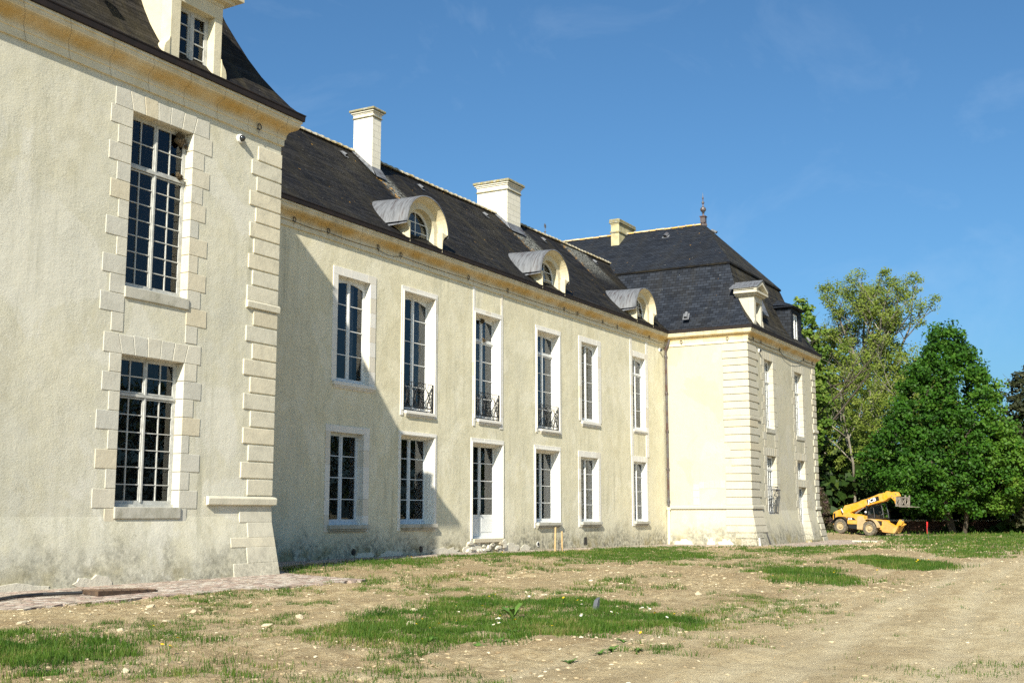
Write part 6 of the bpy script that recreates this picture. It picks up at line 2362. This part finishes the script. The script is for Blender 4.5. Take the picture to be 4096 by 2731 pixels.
# fork carriage
car = MB()
xa, z1 = J(1655, 300, -.28); xb, z0 = J(1650, 495, -.28)
xa += .40
car.box(xa - .02, xa + .12, -1.08, 1.08, z1 - .10, z1)
car.box(xa - .02, xa + .12, -1.08, 1.08, z0 + .02, z0 + .12)
for yy in (-1.08, -.4, .33, 1.0):
    car.box(xa, xa + .1, yy, yy + .08, z0 + .05, z1 + (.14 if yy > .2 else 0))
for a_, b_ in ((-.95, -.45), (-.3, .3), (.45, .95)):
    car.tube([(xa + .1, a_, z0 + .1), (xa + .1, b_, z1 - .12)], .03, 5)
    car.tube([(xa + .1, b_, z0 + .1), (xa + .1, a_, z1 - .12)], .03, 5)
car.box(xa - .45, xa, -.2, .2, z0 + .2, z1 - .1)
cg = car.build('fork_carriage', GREYM, TH, bevel=.01)
poly_obj('tilt_bracket', [(1610, 385), (1655, 395), (1665, 480), (1640, 495), (1625, 440)], -.2, .2, YEL, TH, .015, -.28)
for yy in (-.72, .62):
    mb = MB()
    mb.box(xa + .12, xa + .18, yy, yy + .13, z0 - .02, z1 - .05)
    mb.hexa([(xa + .18, yy, z0 - .02), (xa + 1.2, yy, z0 + .02), (xa + 1.2, yy + .13, z0 + .02), (xa + .18, yy + .13, z0 - .02)], [(xa + .18, yy, z0 + .05), (xa + 1.2, yy, z0 + .04), (xa + 1.2, yy + .13, z0 + .04), (xa + .18, yy + .13, z0 + .05)])
    mb.build('fork', GREYM, TH, bevel=.008)
# lift ram
mb = MB()
a, b = J(840, 640, -.3), J(1010, 520, -.3)
mb.tube([(a[0], -.33, a[1]), ((a[0] + b[0]) / 2, -.33, (a[1] + b[1]) / 2)], .07, 8)
mb.tube([((a[0] + b[0]) / 2, -.33, (a[1] + b[1]) / 2), (b[0], -.33, b[1])], .04, 8)
mb.build('lift_ram', GREYM, TH)
# cab on the far side, in front of the boom's foot
cab = MB()
yn, yf_ = .18, 1.0
outline = [(1010, 740), (1000, 650), (1030, 540), (1110, 470), (1325, 425), (1372, 640), (1385, 735)]
out2 = [J(X, Y, -.05) for X, Y in outline]
k = len(out2)
for i in range(k):
    p, q = out2[i], out2[(i + 1) % k]
    for yy in (yn, yf_):
        cab.tube([(p[0], yy, p[1]), (q[0], yy, q[1])], .045, 5)
for p in out2:
    cab.tube([(p[0], yn, p[1]), (p[0], yf_, p[1])], .04, 5)
pa, pb = J(1160, 460, -.05), J(1205, 740, -.05)
cab.tube([(pa[0], yn, pa[1]), (pb[0], yn, pb[1])], .04, 5)
low = [J(X, Y, -.05) for X, Y in [(1010, 740), (1005, 665), (1195, 668), (1205, 745)]]
cab.prism(low, lambda p: (p[0], yn + .01, p[1]), lambda p: (p[0], yf_, p[1]))
rf = [out2[3], out2[4], (out2[4][0], out2[4][1] - .06), (out2[3][0], out2[3][1] - .06)]
cab.prism(rf, lambda p: (p[0], yn, p[1]), lambda p: (p[0], yf_, p[1]))
cabo = cab.build('cab', BLK, TH)
mb = MB()
mb.prism(out2, lambda p: (p[0], yn + .012, p[1]), lambda p: (p[0], yf_ - .01, p[1]))
mb.build('cab_glass', M['glass'], cabo)
mb = MB()
sx, sz = J(1130, 690, .2)
mb.box(sx - .25, sx + .2, .4, .85, sz - .1, sz + .08)
mb.box(sx - .32, sx - .2, .4, .85, sz, sz + .65)
mb.build('seat', plain('grey_seat', (.08, .085, .08), .8), cabo, bevel=.04)
mb = MB()
mb.box(sx - .4, sx + 1.0, .2, .98, sz - .3, sz - .2)
mb.build('cab_floor', BLK, cabo)
# mudguards


def mudguard(cx, cz, ya, yb, a0, a1, mat, par):
    mb = MB()
    n = 9
    for i in range(n):
        t0, t1 = a0 + (a1 - a0) * i / n, a0 + (a1 - a0) * (i + 1) / n
        r0_, r1_ = .76, .80
        P0, P1 = (cx + r0_ * math.cos(t0), cz + r0_ * math.sin(t0)), (cx + r0_ * math.cos(t1), cz + r0_ * math.sin(t1))
        Q0, Q1 = (cx + r1_ * math.cos(t0), cz + r1_ * math.sin(t0)), (cx + r1_ * math.cos(t1), cz + r1_ * math.sin(t1))
        mb.hexa([(P0[0], ya, P0[1]), (P1[0], ya, P1[1]), (P1[0], yb, P1[1]), (P0[0], yb, P0[1])], [(Q0[0], ya, Q0[1]), (Q1[0], ya, Q1[1]), (Q1[0], yb, Q1[1]), (Q0[0], yb, Q0[1])])
    mb.build('mudguard', mat, par)


WB = 2.74
for cx, ya, yb, t0, t1, mt in ((0, -1.15, -.6, .25, 2.95, BLK), (WB, -1.15, -.6, .15, 2.3, DUSTY), (0, .62, 1.15, .25, 2.9, BLK), (WB, .62, 1.15, .15, 2.5, BLK)):
    mudguard(cx, .63, ya, yb, t0, t1, mt, TH)
# wheels
R = .625


def wheel_parts(parent):
    mb = MB()
    mb.lathe([(.34, -.20), (.50, -.215), (.585, -.19), (.605, -.12), (.605, .12), (.585, .19), (.50, .215), (.34, .20)], (0, 0, 0), 28, 'Y', caps=False)
    for k in range(20):
        a = 2 * PI * k / 20
        for s in (-1, 1):
            a2 = a + (PI / 20 if s > 0 else 0)
            q = []
            for (dy, da, r) in ((.0, .16, .60), (.0, .26, .60), (.215, -.02, .585), (.215, -.12, .585)):
                q.append((r * math.cos(a2 + da), s * dy, r * math.sin(a2 + da)))
            o2 = [(p[0] * (R / .60), p[1], p[2] * (R / .60)) for p in q]
            mb.hexa(q, o2) if s > 0 else mb.hexa(q[::-1], o2[::-1])
    mb.build('tyre', tyre_mat, parent)
    mb = MB()
    mb.lathe([(.34, -.17), (.345, -.2), (.31, -.2), (.28, -.12), (.20, -.09), (.17, -.10), (.16, -.19), (.13, -.20), (.02, -.2)], (0, 0, 0), 24, 'Y', caps=False)
    mb.lathe([(.13, -.195), (.06, -.215)], (0, 0, 0), 12, 'Y')
    mb.lathe([(.34, .17), (.30, .12), (.05, .12)], (0, 0, 0), 24, 'Y')
    mb.build('rim', RIM, parent)


first = None
for cx, cy in ((0, -.87), (WB, -.87), (0, .87), (WB, .87)):
    w = bpy.data.objects.new('wheel', None)
    COL.objects.link(w)
    w.parent = TH
    w.location = (cx, cy, R)
    w.rotation_euler = (0, .3 * cx, 0)
    if first is None:
        wheel_parts(w)
        first = w
    else:
        for ch in first.children:
            c2 = ch.copy()
            COL.objects.link(c2)
            c2.parent = w
# front frame with stabiliser legs
poly_obj('front_frame', [(1255, 770), (1290, 760), (1370, 770), (1420, 800), (1590, 915), (1595, 1035), (1430, 1022), (1380, 1010), (1330, 880), (1260, 860)], -.5, -.1, plain('sun_bleached_orange_steel', (.62, .33, .10), .6, .3, 0, .12, 4), TH, .02, -.5)
poly_obj('front_frame', [(1370, 800), (1590, 915), (1595, 1035), (1430, 1022)], .25, .6, YEL, TH, .02, -.5)
poly_obj('stabiliser_leg', [(1590, 1035), (1585, 940), (1640, 900), (1690, 800), (1712, 760), (1730, 765), (1735, 800), (1780, 785), (1775, 830), (1745, 882), (1700, 880), (1650, 990), (1622, 1035)], -.45, -.2, YEL, TH, .015, -.5)
poly_obj('stabiliser_leg', [(1590, 1035), (1585, 940), (1640, 900), (1690, 830), (1745, 860), (1700, 890), (1650, 990), (1622, 1035)], .3, .5, YEL, TH, .015, -.5)
poly_obj('step_box', [(1258, 785), (1370, 790), (1372, 878), (1270, 868)], -.62, -.5, BLK, TH, .01, -.6)
# mirrors, lamp, aerial
mb = MB()
a = J(1045, 525, -1.0)
mb.box(a[0] - .05, a[0] + .05, -.98, -.80, a[1] - .2, a[1] + .22)
mb.build('mirror', BLK, TH, bevel=.03)
mb = MB()
b = J(560, 570, -.7)
mb.tube([(b[0] - .15, -.6, b[1] - .1), (b[0], -.8, b[1] + .1)], .02, 5)
mb.hexa([(b[0] - .08, -.85, b[1] + .12), (b[0] - .05, -.85, b[1] + .15), (b[0] - .05, -.75, b[1] + .15), (b[0] - .08, -.75, b[1] + .12)],
        [(b[0] + .10, -.85, b[1] - .2), (b[0] + .13, -.85, b[1] - .17), (b[0] + .13, -.75, b[1] - .17), (b[0] + .10, -.75, b[1] - .2)])
mb.build('mirror', M['white_plastic'], TH)
mb = MB()
c_ = J(1040, 610, -.9)
mb.lathe([(.03, -.07), (.08, -.04), (.085, .05), (.05, .08)], (c_[0], -.9, c_[1]), 10, 'X')
mb.build('work_lamp', M['white_plastic'], TH)
mb = MB()
c_ = J(1425, 625, .9)
mb.box(c_[0] - .04, c_[0] + .04, .85, 1.0, c_[1] - .07, c_[1] + .07)
mb.tube([(c_[0] - .3, .9, c_[1] - .25), (c_[0], .9, c_[1])], .015, 4)
mb.build('mirror', M['white_plastic'], TH)

# lettering on the decals


def lettering(txt, size, loc, slope, par, mat, shear=.12):
    cu = bpy.data.curves.new('lettering', 'FONT')
    cu.body = txt
    cu.size = size
    cu.extrude = .003
    cu.offset = size * .028
    cu.shear = shear
    cu.space_character = 1.02
    tmp = bpy.data.objects.new('tmp', cu)
    COL.objects.link(tmp)
    dg = bpy.context.evaluated_depsgraph_get()
    me = bpy.data.meshes.new_from_object(tmp.evaluated_get(dg))
    bpy.data.objects.remove(tmp)
    me.name = 'lettering'
    me.materials.clear()
    me.materials.append(mat)
    o = bpy.data.objects.new('lettering', me)
    COL.objects.link(o)
    o.parent = par
    o.matrix_local = Matrix.Translation(loc) @ Matrix.Rotation(-slope, 4, 'Y') @ Matrix.Rotation(PI / 2, 4, 'X') @ Matrix.Diagonal((1.18, 1, 1, 1))
    return o


WHT = plain('white_lettering', (.8, .8, .8), .5, var=.01)
p = J(1092, 436, -.28); q = J(1308, 368, -.28)
lettering('JCB', .42, (p[0] + .02, -.298, p[1] + .035), math.atan2(q[1] - p[1], q[0] - p[0]), bd, WHT)
p = J(682, 764, -1.12); q = J(790, 768, -1.12)
lettering('JCB', .20, (p[0] + .01, -1.132, p[1] + .01), math.atan2(q[1] - p[1], q[0] - p[0]), dec, WHT)
